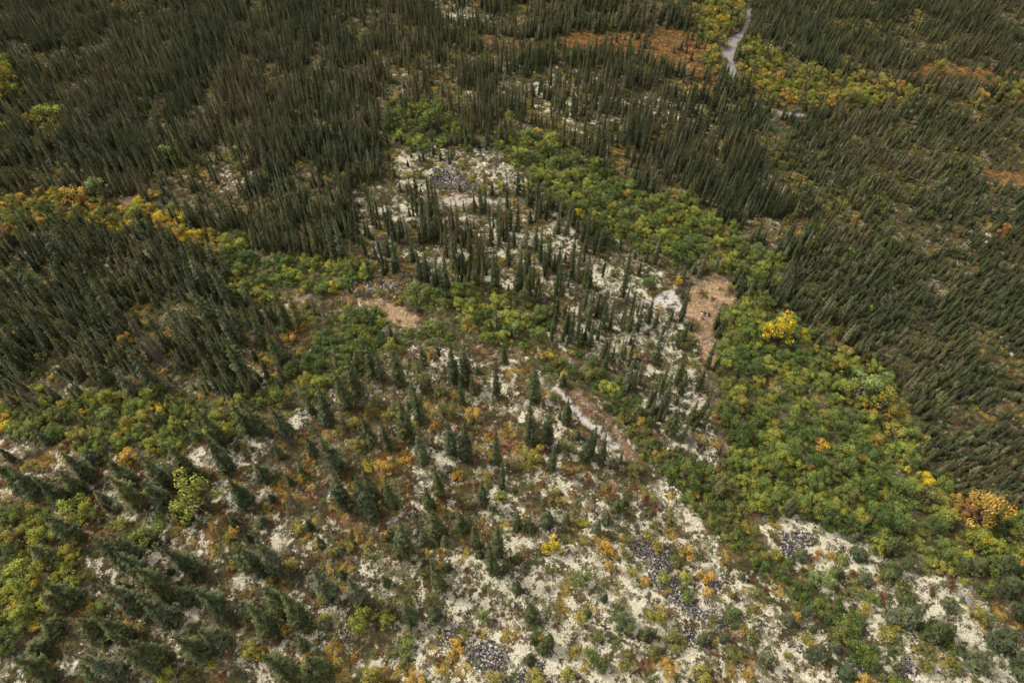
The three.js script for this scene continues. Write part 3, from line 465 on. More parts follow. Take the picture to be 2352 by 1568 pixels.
stand(1250, 833, 2.149, [[110, 330, 115, 170, 88], [90, 550, 95, 320, 86], [190, 550, 190, 320, 72], [290, 440, 290, 330, 68], [390, 630, 380, 470, 74], [415, 600, 420, 460, 46], [470, 660, 490, 490, 56], [210, 680, 215, 560, 56], [560, 160, 590, 20, 48], [620, 90, 620, -20, 24], [740, 130, 790, -20, 66], [600, 260, 595, 110, 52], [630, 260, 630, 140, 38], [660, 230, 670, 110, 34], [480, 90, 485, 10, 48], [880, 200, 910, 80, 38], [880, 290, 905, 190, 42], [975, 260, 1000, 150, 42], [790, 380, 820, 230, 62], [820, 500, 835, 380, 76], [935, 430, 945, 320, 54], [960, 440, 975, 340, 28], [1080, 810, 1085, 680, 72], [690, 260, 700, 215, 18], [365, 30, 370, -30, 38], [570, 640, 575, 570, 26], [740, 200, 735, 150, 16], [345, 520, 350, 470, 44], [250, 410, 245, 360, 22]]);
stand(800, 500, 2.613, [[930, 545, 925, 380, 52], [1055, 550, 1030, 290, 72], [1085, 540, 1070, 340, 46], [1210, 560, 1210, 370, 56], [1345, 590, 1345, 440, 46], [1040, 260, 1045, 95, 46], [1140, 200, 1140, 10, 34], [1640, 310, 1640, 150, 42], [1880, 600, 1920, 240, 58], [2040, 760, 2060, 610, 56], [2090, 790, 2100, 690, 38], [1925, 820, 1935, 680, 46], [1660, 810, 1665, 570, 54], [1610, 910, 1615, 790, 46], [1550, 890, 1550, 650, 54], [1500, 880, 1495, 690, 40], [1465, 700, 1470, 580, 34], [1750, 800, 1745, 560, 54], [1800, 800, 1805, 700, 30], [1870, 790, 1875, 650, 42], [760, 560, 745, 300, 66], [440, 430, 415, 170, 56], [110, 360, 60, 100, 74], [540, 370, 530, 230, 50], [865, 450, 860, 230, 50], [810, 440, 800, 200, 54], [1330, 310, 1340, 130, 54], [1470, 540, 1480, 330, 46], [1440, 430, 1440, 300, 42], [1640, 560, 1630, 350, 50], [1670, 530, 1670, 420, 40], [165, 440, 165, 350, 50], [360, 450, 355, 380, 38], [1150, 400, 1145, 210, 50], [1190, 270, 1185, 90, 36], [1290, 130, 1290, 40, 50], [960, 400, 940, 160, 50], [620, 240, 600, 90, 44], [390, 340, 380, 210, 44], [1530, 200, 1520, 30, 44], [1470, 190, 1450, 60, 46], [1280, 640, 1275, 550, 26], [1240, 520, 1235, 380, 40], [1100, 180, 1098, 130, 20], [1430, 880, 1430, 720, 38], [1720, 870, 1735, 760, 34], [1770, 980, 1775, 890, 32], [1945, 640, 1955, 530, 24], [1860, 290, 1860, 210, 40], [1960, 350, 1965, 290, 28], [820, 490, 815, 380, 30], [590, 250, 590, 130, 40], [40, 340, -10, 180, 60], [270, 480, 260, 330, 46], [700, 510, 690, 340, 40]]);
stand(0, 500, 2.613, [[760, 750, 560, 380, 90], [1560, 900, 1500, 560, 80], [1850, 800, 1750, 560, 80], [1910, 780, 1830, 560, 70], [1700, 920, 1600, 690, 90], [1500, 870, 1320, 720, 90], [1380, 820, 1220, 540, 90], [1560, 1120, 1360, 840, 150], [1450, 620, 1350, 400, 90], [1320, 560, 1170, 400, 80], [440, 430, 210, 200, 100], [280, 620, 60, 400, 110], [700, 1140, 640, 1000, 90], [1000, 1180, 760, 1040, 110], [850, 1230, 760, 1060, 90]]);
stand(625, 1250, 3.76, [[640, 760, 520, 520, 115], [700, 200, 650, 10, 115], [330, 640, 300, 510, 110]], true);
stand(0, 500, 2.613, [[1040, 1040, 870, 830, 100], [760, 760, 640, 500, 70], [80, 720, 0, 560, 90], [1100, 470, 960, 260, 60], [1650, 900, 1620, 700, 60], [1830, 1000, 1690, 800, 100]], true);
stand(625, 833, 2.149, [[180, 560, 150, 480, 60], [110, 620, 70, 520, 60], [1095, 460, 1090, 340, 30], [500, 350, 440, 200, 70], [720, 500, 725, 380, 40], [220, 890, 190, 760, 70]], true);
stand(1250, 833, 2.149, [[910, 625, 945, 480, 62], [880, 460, 895, 370, 16], [470, 490, 475, 440, 26]], true);
stand(800, 500, 2.613, [[170, 340, 140, 190, 34], [390, 280, 375, 180, 34], [620, 450, 630, 380, 46], [1575, 620, 1570, 350, 22], [2110, 1030, 2160, 760, 60], [1140, 1000, 1135, 840, 24]], true);

// spruces by the density of the stand
{
  const r = rng(4242), S = 1.0;
  const near = (x, z, k) => { for (const h of byHand) { const dx = h[0] - x, dz = h[1] - z, d = h[2] + k; if (dx * dx + dz * dz < d * d) return true; } return false; };
  for (let z = -335; z < 4; z += S) for (let x = -262; x < 262; x += S) {
    const jx = x + r() * S, jz = z + r() * S, q = r(), q2 = r(), q3 = r(), q4 = r();
    if (!inFrame(jx, jz, 110)) continue;
    const cl = fbm(jx / 7 + 17, jz / 7, 3), sparse = sample(sprD, jx, jz) < .14, clump = sparse ? 4.2 * sst(.52, .66, fbm(jx / 3.6 + 17, jz / 3.6, 2)) + .1 : sst(.3, .68, cl) * 1.7 + .15;
    if (q > sample(sprD, jx, jz) * S * S * clump * 1.25) continue;
    if (-jz < 95 && near(jx, jz, .8)) continue;
    const H = sample(sprH, jx, jz), young = q3 > .72 ? .5 : 1, h = H * (.38 + .74 * Math.pow(q2, .8)) * young, g = sample(sprG, jx, jz);
    const it = { x: jx, y: hgt(jx, jz), z: jz, h, w: g * (.55 + .085 * h) * (1.0 + q4 * .7) };
    (q4 < .06 ? deads : spruces).push(it);
  }
}
// sets one tree as a thing with its parts; the rest of a kind stands as one mass
const tilt = (o, r) => { o.rotation.set((r() - .5) * .07, r() * 6.283, (r() - .5) * .07); };
const sh = m => { m.castShadow = m.receiveShadow = true; return m; };
function massOf(name, label, category, protos, items, tint) { // items: {x,y,z,sx,sy,v,c}
  const g = new THREE.Group(); g.name = name; g.userData = { kind: 'stuff', label, category }; scene.add(g);
  const o = new THREE.Object3D(), col = new THREE.Color(), r = rng(name.length * 991);
  protos.forEach((geo, v) => {
    const l = items.filter(i => i.v === v); if (!l.length) return;
    const m = new THREE.InstancedMesh(geo, TINT, l.length); m.name = name + '_plants'; sh(m);
    l.forEach((i, k) => { o.position.set(i.x, i.y, i.z); tilt(o, r); if (i.flat) o.rotation.set(0, r() * 6.283, 0); o.scale.set(i.sx, i.sy, i.sx); o.updateMatrix(); m.setMatrixAt(k, o.matrix); m.setColorAt(k, col.setRGB(i.c[0], i.c[1], i.c[2])); });
    g.add(m);
  });
  return g;
}
const sizeW = h => h > 10.5 ? 'very tall' : h > 8 ? 'tall' : h > 5.5 ? 'middling' : h > 3.2 ? 'short' : 'small';
{
  const r = rng(99), NW = [1.7, 2.0, 1.4, 2.2, 1.8, 1.9];
  for (const t of spruces) { t.a = showArea(t.x, t.z, t.h, t.w) * (inFrame(t.x, t.z, 0) ? 1 : 0) * (t.hand ? 1.4 : 1); }
  spruces.sort((a, b) => b.a - a.a);
  const rest = [];
  spruces.forEach((t, n) => {
    const v = Math.floor(r() * SPR.length), tone = fbm(t.x / 14 + 5, t.z / 14, 2) + (r() - .5) * .5 - (/woodland|heath|shrubby/.test(whereAt(t.x, t.z)) ? .14 : -.02), ni = t.hand && tone > .6 ? (tone > .8 ? 1 : 0) : tone < .32 ? 4 : tone < .48 ? 0 : tone < .6 ? 2 : tone < .72 ? 1 : 3, nd = NEEDLE[ni];
    const sx = t.w / NW[v], sy = t.h / 10;
    if (n < 300) {
      const o = new THREE.Group(); o.name = numbered('spruce_tree'); o.position.set(t.x, t.y, t.z); tilt(o, r); o.scale.set(sx, sy, sx);
      const tr = sh(new THREE.Mesh(SPR[v].trunk, BARK)); tr.name = 'trunk'; const cr = sh(new THREE.Mesh(SPR[v].crown, nd.m)); cr.name = 'crown'; o.add(tr, cr);
      const where = nearby(t.x, t.z), slim = t.w / t.h < .2 ? 'slender' : t.w / t.h < .32 ? 'full' : 'broad';
      o.userData = { label: `${sizeW(t.h)} ${slim} ${nd.w} spruce ${where}`, category: 'spruce', group: `${sizeW(t.h)} ${slim} ${nd.w} spruces ${where}` };
      scene.add(o);
    } else { const k = .62 + r() * r() * 1.15; rest.push({ x: t.x, y: t.y, z: t.z, sx, sy, v, c: [nd.c[0] * k, nd.c[1] * k, nd.c[2] * k] }); }
  });
  const crownC = SPR.map(s => mergeGeometries([s.crown, paint(s.trunk, [12, 9, 14])]));
  massOf('spruce_forest', 'dark spruce forest spreading to the horizon past the river', 'forest', crownC, rest);
  for (const t of deads) t.a = showArea(t.x, t.z, t.h, t.w) * (inFrame(t.x, t.z, 0) ? 1 : 0) * (t.hand ? 1.4 : 1);
  deads.sort((a, b) => b.a - a.a);
  const restD = [];
  deads.forEach((t, n) => {
    const v = n % 2, sx = t.w / (v ? 1.9 : 1.6), sy = t.h / 10;
    if (n < 60) {
      const o = new THREE.Group(); o.name = numbered('dead_spruce'); o.position.set(t.x, t.y, t.z); tilt(o, r); o.scale.set(sx, sy, sx);
      const tr = sh(new THREE.Mesh(DEAD[v].trunk, BARK)); tr.name = 'trunk'; const cr = sh(new THREE.Mesh(DEAD[v].crown, DEADM)); cr.name = 'branches'; o.add(tr, cr);
      const where = nearby(t.x, t.z);
      o.userData = { label: `${sizeW(t.h)} bare grey dead spruce ${where}`, category: 'dead tree', group: `${sizeW(t.h)} dead spruces ${where}` };
      scene.add(o);
    } else restD.push({ x: t.x, y: t.y, z: t.z, sx, sy, v, c: [.2, .175, .165] });
  });
  massOf('dead_snags', 'grey dead spruces spread through the far forest', 'dead trees', DEAD.map(s => mergeGeometries([s.crown, paint(s.trunk, [5, 5, 5])])), restD);
}
// ---------------------------------------------------------------- broadleaf bushes and trees, read off the photograph: [centre x, centre y, width, colour, tall?]
function bushesAt(x0, y0, s, list) {
  for (const [bx, by, w, c, tall] of list) {
    const W0 = w / s * K, px = (x0 + bx / s) * K, py = (y0 + by / s) * K;
    let [x, y, z] = spot(px, py + W0 * (tall ? .45 : .2)); const d = Math.hypot(x, CAM_H, z);
    const w1 = clamp(W0 * d / F * .98, .5, 9);
    if (!tall && w1 > 1.5 && 'rRbO'.includes(c) && !/thicket|strip|belt|birch|river/.test(whereAt(x, z))) { // dwarf birch grows in patches of low tufts
      const n = Math.min(7, Math.round(w1 * 1.7)), rr = rng(Math.round(bx * 31 + by * 7));
      for (let i = 0; i < n; i++) { const a = i / n * 6.28 + rr(), q = w1 * .36 * Math.sqrt(.15 + rr()), X = x + Math.cos(a) * q, Z = z + Math.sin(a) * q; bushes.push({ x: X, y: hgt(X, Z), z: Z, w: w1 * (.3 + rr() * .25), c: rr() < .25 ? 'b' : rr() < .2 ? 'u' : c, tall: false, hand: true }); }
    } else bushes.push({ x, y, z, w: w1, c, tall: !!tall, hand: true });
  }
}
bushesAt(1250, 1250, 3.76, [[360, 300, 190, 'y'], [650, 85, 110, 'l'], [870, 340, 150, 'a'], [940, 390, 90, 'a'], [1250, 200, 140, 'u'], [1330, 290, 140, 'u'], [1330, 330, 110, 'a'], [1300, 110, 110, 'o'], [1460, 50, 140, 'o'], [1600, 360, 150, 'a'], [1560, 350, 120, 'u'], [620, 620, 220, 'g'], [1010, 960, 230, 'G'], [1320, 920, 200, 'u'], [1400, 590, 140, 'l'], [1575, 600, 150, 'l'], [1565, 560, 80, 'y'], [1610, 780, 130, 'g'], [1770, 580, 150, 'a'], [1790, 740, 130, 'a'], [2030, 940, 190, 'G'], [1500, 1130, 230, 'o'], [640, 950, 150, 'u'], [560, 1260, 140, 'u'], [720, 1280, 140, 'g'], [510, 1465, 140, 'l'], [790, 1380, 160, 'G'], [1040, 1370, 200, 'o'], [1010, 1400, 90, 'a'], [1430, 1410, 190, 'a'], [1690, 1490, 200, 'u'], [1820, 1500, 140, 'r'], [2150, 1460, 130, 'a'], [1840, 980, 120, 'o'], [1050, 260, 140, 'o'], [700, 270, 140, 'R'], [590, 410, 100, 'r'], [250, 570, 120, 'R'], [330, 530, 120, 'o'], [120, 400, 140, 'r'], [770, 980, 90, 'r'], [880, 490, 120, 'a'], [710, 470, 120, 'r'], [1090, 540, 130, 'u'], [1220, 640, 110, 'a'], [2220, 1310, 90, 'O'], [190, 1520, 200, 'u'], [420, 950, 120, 'o'], [840, 650, 130, 'o'], [1310, 1290, 140, 'o'], [1630, 1000, 120, 'r'], [2240, 760, 130, 'o'], [2200, 1130, 130, 'o'], [2000, 1270, 170, 'o'], [1810, 410, 90, 'R'], [760, 1120, 160, 'o'], [1010, 820, 130, 'b'], [120, 700, 70, 'R'], [540, 900, 80, 'R'], [440, 540, 60, 'R'], [1920, 770, 100, 'r'], [820, 1390, 120, 'o'], [430, 830, 90, 'u'], [560, 1180, 110, 'r'], [80, 600, 70, 'r'], [1500, 440, 130, 'o'], [1040, 380, 110, 'o'], [1080, 1120, 90, 'b'], [320, 700, 90, 'o'], [230, 800, 100, 'r'], [1490, 1300, 110, 'r']]);
bushesAt(625, 1250, 3.76, [[40, 1290, 150, 'u'], [410, 150, 120, 'l'], [980, 930, 240, 'l'], [960, 1060, 150, 'l'], [1210, 960, 180, 'l'], [1170, 820, 90, 'u'], [1410, 820, 150, 'o'], [1400, 1110, 150, 'o'], [1410, 1220, 180, 'g'], [1840, 1230, 170, 'a'], [1860, 1190, 100, 'r'], [2250, 1400, 100, 'r'], [1110, 1500, 240, 'u'], [1450, 1510, 190, 'a'], [2180, 1530, 200, 'u'], [290, 1080, 130, 'a'], [700, 360, 130, 'u'], [880, 310, 120, 'u'], [1030, 340, 150, 'r'], [840, 190, 120, 'r'], [1200, 210, 110, 'a'], [1250, 430, 120, 'r'], [1850, 190, 120, 'g'], [590, 300, 130, 'u'], [2090, 950, 150, 'g'], [1930, 1100, 120, 'o'], [1950, 560, 160, 'R'], [1850, 570, 90, 'r'], [1870, 720, 150, 'r'], [1470, 640, 110, 'R'], [380, 1240, 100, 'r'], [1690, 1340, 130, 'r'], [1260, 1260, 130, 'o'], [1360, 1390, 110, 'o'], [640, 960, 90, 'l'], [560, 850, 130, 'r'], [330, 480, 160, 'u'], [1110, 640, 110, 'b'], [1540, 560, 110, 'o'], [960, 1200, 90, 'r'], [640, 760, 120, 'u'], [1260, 540, 80, 'r'], [2060, 700, 110, 'r'], [150, 620, 110, 'u']]);
bushesAt(0, 1250, 3.76, [[250, 520, 260, 'l'], [440, 500, 170, 'l'], [440, 220, 220, 'l'], [170, 230, 180, 'u'], [60, 1200, 230, 'g'], [200, 930, 200, 'l'], [60, 760, 130, 'l'], [450, 720, 120, 'u'], [1420, 220, 280, 'g'], [1260, 240, 130, 'o'], [800, 40, 190, 'l'], [2150, 180, 150, 'a'], [2090, 240, 90, 'u'], [2290, 1270, 180, 'u'], [2110, 500, 190, 'r'], [1580, 1490, 170, 'l'], [1760, 1480, 140, 'o'], [960, 900, 170, 'g'], [760, 560, 110, 'r'], [1120, 100, 120, 'l'], [700, 330, 150, 'u'], [120, 350, 190, 'G'], [590, 380, 140, 'l'], [330, 880, 150, 'g'], [2080, 740, 100, 'r'], [1950, 1360, 120, 'u'], [240, 700, 180, 'l'], [60, 620, 150, 'g'], [330, 1000, 140, 'u'], [200, 1050, 160, 'g'], [100, 60, 180, 'g'], [30, 80, 80, 'O'], [330, 650, 90, 'y'], [1480, 60, 120, 'g'], [380, 1420, 130, 'r'], [850, 860, 90, 'a'], [430, 880, 70, 'O']]);
bushesAt(1875, 1250, 3.76, [[60, 370, 140, 'u'], [480, 600, 215, 'p'], [460, 370, 90, 'a'], [585, 395, 90, 'a'], [660, 410, 130, 'p'], [240, 940, 100, 'a'], [350, 1150, 130, 'u'], [1070, 1080, 150, 'u'], [1150, 1050, 90, 'u'], [970, 1320, 60, 'y'], [1640, 1220, 130, 'g'], [1750, 1250, 110, 'G'], [1430, 1400, 150, 'o'], [880, 1530, 170, 'a'], [640, 1100, 200, 'o'], [920, 780, 170, 'g'], [730, 700, 190, 'o'], [1050, 770, 140, 'r'], [1210, 680, 150, 'o'], [1680, 640, 130, 'r'], [1500, 690, 130, 'b'], [1870, 940, 150, 'u'], [1690, 1390, 140, 'o'], [80, 1230, 110, 'r'], [170, 1310, 90, 'u'], [1110, 1230, 60, 'R'], [870, 900, 140, 'u'], [790, 560, 100, 'r'], [1050, 600, 120, 'o'], [1400, 1240, 110, 'o'], [1560, 50, 180, 'l'], [1580, 30, 90, 'y'], [850, 40, 130, 'a'], [1050, 170, 110, 'u'], [1930, 220, 190, 'l'], [1990, 200, 90, 'y'], [2060, 330, 170, 'l'], [2110, 320, 60, 'a'], [2250, 380, 110, 'l'], [2300, 480, 90, 'a'], [1400, 340, 80, 'u'], [1180, 550, 90, 'r'], [1690, 540, 80, 'u'], [410, 840, 130, 'g'], [430, 420, 60, 'O'], [1460, 1340, 110, 'o']]);
bushesAt(1250, 833, 2.149, [[110, 590, 150, 'u'], [90, 650, 70, 'u'], [280, 550, 90, 'g'], [510, 770, 100, 'O'], [490, 800, 80, 'r'], [720, 820, 90, 'R'], [835, 810, 40, 'a'], [490, 240, 100, 'l'], [640, 670, 110, 'o'], [235, 800, 110, 'R'], [230, 100, 80, 'o'], [205, 75, 40, 'y'], [380, 170, 110, 'o'], [230, 290, 80, 'o'], [590, 310, 60, 'o'], [700, 80, 80, 'R'], [1065, 385, 46, 'a'], [345, 60, 60, 'G'], [430, 100, 70, 'G'], [460, 170, 80, 'G'], [780, 120, 70, 'o'], [955, 110, 70, 'o'], [750, 590, 50, 'a'], [910, 690, 110, 'g'], [960, 800, 60, 'a'], [270, 660, 50, 'O'], [150, 860, 60, 'r'], [340, 880, 70, 'o']]);
bushesAt(625, 833, 2.149, [[1235, 490, 62, 'O'], [1300, 420, 50, 'R'], [940, 450, 80, 'a'], [1140, 390, 110, 'a'], [210, 690, 110, 'O'], [120, 750, 90, 'O'], [680, 640, 110, 'a'], [590, 640, 90, 'u'], [700, 710, 60, 'R'], [1280, 810, 80, 'l'], [960, 270, 80, 'o'], [990, 370, 100, 'o'], [1240, 590, 70, 'u'], [430, 480, 60, 'l'], [410, 570, 60, 'O'], [800, 780, 80, 'r'], [60, 870, 50, 'u'], [830, 440, 60, 'l'], [340, 210, 110, 'l', 1], [205, 207, 30, 'y'], [570, 350, 60, 'R'], [510, 440, 90, 'u'], [1060, 700, 70, 'a'], [1210, 700, 70, 'u'], [640, 330, 100, 'o'], [880, 190, 80, 'o'], [1180, 750, 90, 'r'], [780, 600, 90, 'a'], [540, 550, 90, 'u'], [280, 640, 80, 'O'], [700, 380, 90, 'u'], [1130, 300, 40, 'R'], [1190, 330, 80, 'r'], [970, 180, 60, 'g']]);
bushesAt(1600, 500, 2.613, [[760, 775, 190, 'y', 1], [800, 830, 120, 'l'], [940, 815, 75, 'y'], [620, 560, 75, 'y'], [710, 630, 85, 'l'], [735, 605, 36, 'O'], [1270, 990, 110, 'l', 1], [1280, 930, 46, 'O'], [1330, 980, 70, 'a'], [1440, 1070, 110, 'p', 1], [1290, 1110, 210, 'p', 1], [1120, 1175, 46, 'O'], [1430, 1240, 165, 'u', 1], [1385, 1325, 80, 'a'], [1475, 1350, 50, 'a'], [1580, 1325, 75, 'a'], [1510, 1410, 145, 'u', 1], [1140, 1040, 130, 'u'], [1060, 1520, 100, 'a'], [1400, 1500, 90, 'a'], [2200, 165, 60, 'O', 1], [760, 1460, 100, 'u'], [950, 875, 80, 'l'], [865, 880, 36, 'y'], [580, 930, 38, 'a'], [375, 1330, 50, 'a'], [420, 1390, 40, 'u'], [720, 1400, 50, 'y'], [1080, 1390, 90, 'b'], [1270, 1360, 110, 'G'], [430, 720, 110, 'g'], [250, 780, 90, 'o'], [220, 850, 100, 'o'], [140, 490, 70, 'a'], [80, 440, 70, 'R'], [470, 530, 60, 'u'], [1100, 915, 36, 'a'], [1520, 215, 30, 'y'], [1690, 1500, 90, 'u']]);
bushesAt(1600, 1067, 2.613, [[2040, 430, 215, 'a', 1], [1960, 470, 110, 'O'], [1690, 240, 125, 'y', 1], [740, 190, 80, 'a'], [1085, 55, 60, 'y'], [1670, 85, 90, 'u'], [1590, 210, 60, 'y'], [1310, 490, 110, 'l'], [1330, 510, 46, 'a'], [1820, 500, 140, 'l'], [1800, 500, 60, 'y'], [1840, 410, 140, 'u'], [1450, 590, 70, 'u'], [2070, 640, 110, 'y'], [540, 290, 120, 'l'], [1850, 240, 80, 'u'], [100, 380, 44, 'y'], [580, 560, 90, 'u'], [1260, 150, 60, 'u'], [1470, 70, 80, 'l'], [630, 215, 60, 'a'], [710, 410, 70, 'a'], [430, 630, 60, 'l'], [1900, 400, 100, 'a'], [1720, 330, 150, 'o', 1]]);
bushesAt(0, 833, 2.149, [[1050, 820, 230, 'l'], [680, 620, 110, 'a'], [660, 650, 70, 'O'], [800, 275, 110, 'l', 1], [690, 420, 46, 'y'], [640, 510, 90, 'u'], [625, 490, 40, 'a'], [835, 400, 36, 'a'], [410, 490, 90, 'u'], [10, 455, 70, 'y'], [250, 320, 60, 'l'], [310, 320, 30, 'O'], [420, 860, 140, 'l'], [435, 375, 40, 'a'], [860, 350, 70, 'y'], [1170, 300, 24, 'y'], [1185, 322, 28, 'a'], [270, 190, 36, 'a'], [780, 390, 110, 'u'], [560, 380, 110, 'g'], [1280, 550, 80, 'o'], [700, 440, 90, 'u'], [480, 830, 60, 'O'], [20, 540, 30, 'O'], [1010, 370, 80, 'u']]);
bushesAt(0, 0, 2.613, [[490, 1265, 150, 'a'], [560, 1285, 90, 'a'], [150, 1275, 70, 'a'], [20, 1315, 70, 'y'], [290, 1430, 80, 'a'], [265, 1400, 40, 'a', 1], [210, 1445, 60, 'O'], [50, 1510, 120, 'O'], [100, 1500, 90, 'a'], [1005, 1395, 46, 'a', 1], [1095, 1410, 30, 'a', 1], [990, 1235, 80, 'a'], [655, 1190, 150, 'p', 1], [1090, 980, 120, 'p', 1], [1040, 910, 60, 'p', 1], [1595, 1035, 80, 'a'], [1510, 970, 90, 'p', 1], [190, 760, 70, 'a'], [330, 740, 140, 'l'], [260, 730, 80, 'l'], [10, 440, 130, 'u', 1], [50, 480, 120, 'l', 1], [90, 530, 120, 'u', 1], [20, 400, 100, 'l', 1], [30, 520, 120, 'u', 1], [60, 570, 110, 'l', 1], [110, 590, 90, 'l', 1], [20, 600, 110, 'y', 1], [95, 600, 50, 'a', 1], [570, 870, 36, 'a', 1], [800, 860, 30, 'a'], [1100, 625, 26, 'u', 1], [1720, 600, 46, 'l', 1], [2250, 1100, 48, 'a'], [1190, 1450, 70, 'y'], [950, 1430, 40, 'y'], [570, 1430, 50, 'O'], [480, 655, 22, 'a'], [1785, 860, 22, 'a', 1], [1455, 845, 50, 'a'], [2140, 830, 60, 'l'], [2010, 940, 60, 'u'], [20, 800, 60, 'y'], [910, 1370, 120, 'l'], [1390, 1500, 90, 'u'], [1480, 1550, 120, 'l']]);
bushesAt(0, 500, 2.613, [[1380, 200, 90, 'u'], [1530, 260, 110, 'l'], [1590, 310, 40, 'y'], [1740, 330, 36, 'y'], [1970, 370, 80, 'l', 1], [2330, 400, 80, 'l', 1], [1520, 460, 90, 'u'], [1660, 550, 110, 'u'], [720, 510, 100, 'u'], [1160, 740, 60, 'l'], [1830, 850, 120, 'a'], [1780, 1050, 60, 'r'], [1700, 690, 80, 'r'], [440, 400, 60, 'r'], [120, 830, 80, 'O'], [2130, 520, 90, 'y'], [1940, 540, 60, 'y'], [2040, 1120, 80, 'l', 1], [800, 870, 100, 'a'], [1940, 770, 60, 'a']]);
bushesAt(800, 500, 2.613, [[575, 580, 160, 'g'], [690, 590, 100, 'G'], [850, 570, 160, 'g'], [850, 640, 120, 'l'], [1090, 600, 140, 'l'], [1150, 730, 190, 'l'], [1170, 800, 150, 'p'], [910, 760, 130, 'u'], [255, 415, 105, 'l', 1], [270, 400, 30, 'a'], [630, 310, 50, 'u'], [985, 650, 80, 'l'], [1330, 840, 130, 'g'], [330, 570, 50, 'l'], [360, 680, 46, 'y'], [310, 720, 100, 'G'], [450, 600, 90, 'r'], [1710, 240, 70, 'o'], [1830, 440, 70, 'g'], [2060, 520, 110, 'G'], [2190, 440, 80, 'R'], [2240, 490, 50, 'a'], [1410, 210, 60, 'o'], [1600, 930, 70, 'G'], [2250, 850, 70, 'o'], [1430, 970, 40, 'y'], [1170, 880, 46, 'y'], [1810, 1160, 110, 'l'], [580, 1030, 90, 'o']]);
bushesAt(800, 0, 2.613, [[725, 1050, 50, 'a'], [860, 1070, 50, 'u'], [910, 1140, 60, 'l'], [1100, 1140, 40, 'l'], [1105, 1195, 60, 'l'], [1045, 1215, 60, 'O'], [985, 1205, 70, 'o'], [1440, 880, 130, 'l', 1], [1500, 890, 46, 'O'], [1790, 1100, 24, 'O', 1], [155, 1100, 50, 'a'], [690, 760, 170, 'g', 1], [580, 720, 70, 'l', 1], [1180, 1280, 36, 'a'], [1290, 1210, 90, 'u'], [1600, 1360, 80, 'y'], [40, 830, 70, 'l'], [590, 1130, 60, 'o'], [1010, 1140, 40, 'O'], [905, 490, 36, 'p', 1], [930, 350, 14, 'a', 1], [1480, 270, 60, 'G'], [1160, 770, 70, 'u', 1]]);
bushesAt(1600, 0, 2.613, [[270, 80, 60, 'u', 1], [365, 80, 40, 'y', 1], [405, 125, 50, 'y', 1], [450, 130, 40, 'y', 1], [530, 50, 80, 'u', 1], [550, 130, 60, 'u'], [490, 20, 70, 'u', 1], [580, 335, 80, 'u'], [550, 420, 70, 'u'], [600, 470, 60, 'u'], [680, 420, 80, 'l'], [780, 520, 50, 'a', 1], [890, 530, 60, 'l', 1], [690, 540, 80, 'u'], [820, 625, 80, 'a'], [890, 640, 60, 'a'], [1120, 660, 80, 'a'], [1010, 670, 60, 'a'], [1230, 630, 110, 'u'], [1440, 540, 130, 'u'], [1540, 580, 70, 'a'], [1640, 590, 50, 'a'], [1740, 570, 60, 'a'], [1800, 460, 90, 'u'], [2050, 620, 90, 'a'], [2190, 630, 60, 'a'], [2280, 620, 80, 'u'], [2300, 570, 80, 'u'], [2150, 570, 70, 'u'], [1290, 500, 80, 'u'], [1010, 470, 60, 'u'], [430, 290, 80, 'u'], [430, 390, 60, 'u'], [270, 150, 70, 'o'], [600, 30, 60, 'o'], [1440, 620, 60, 'l'], [1900, 735, 60, 'l']]);

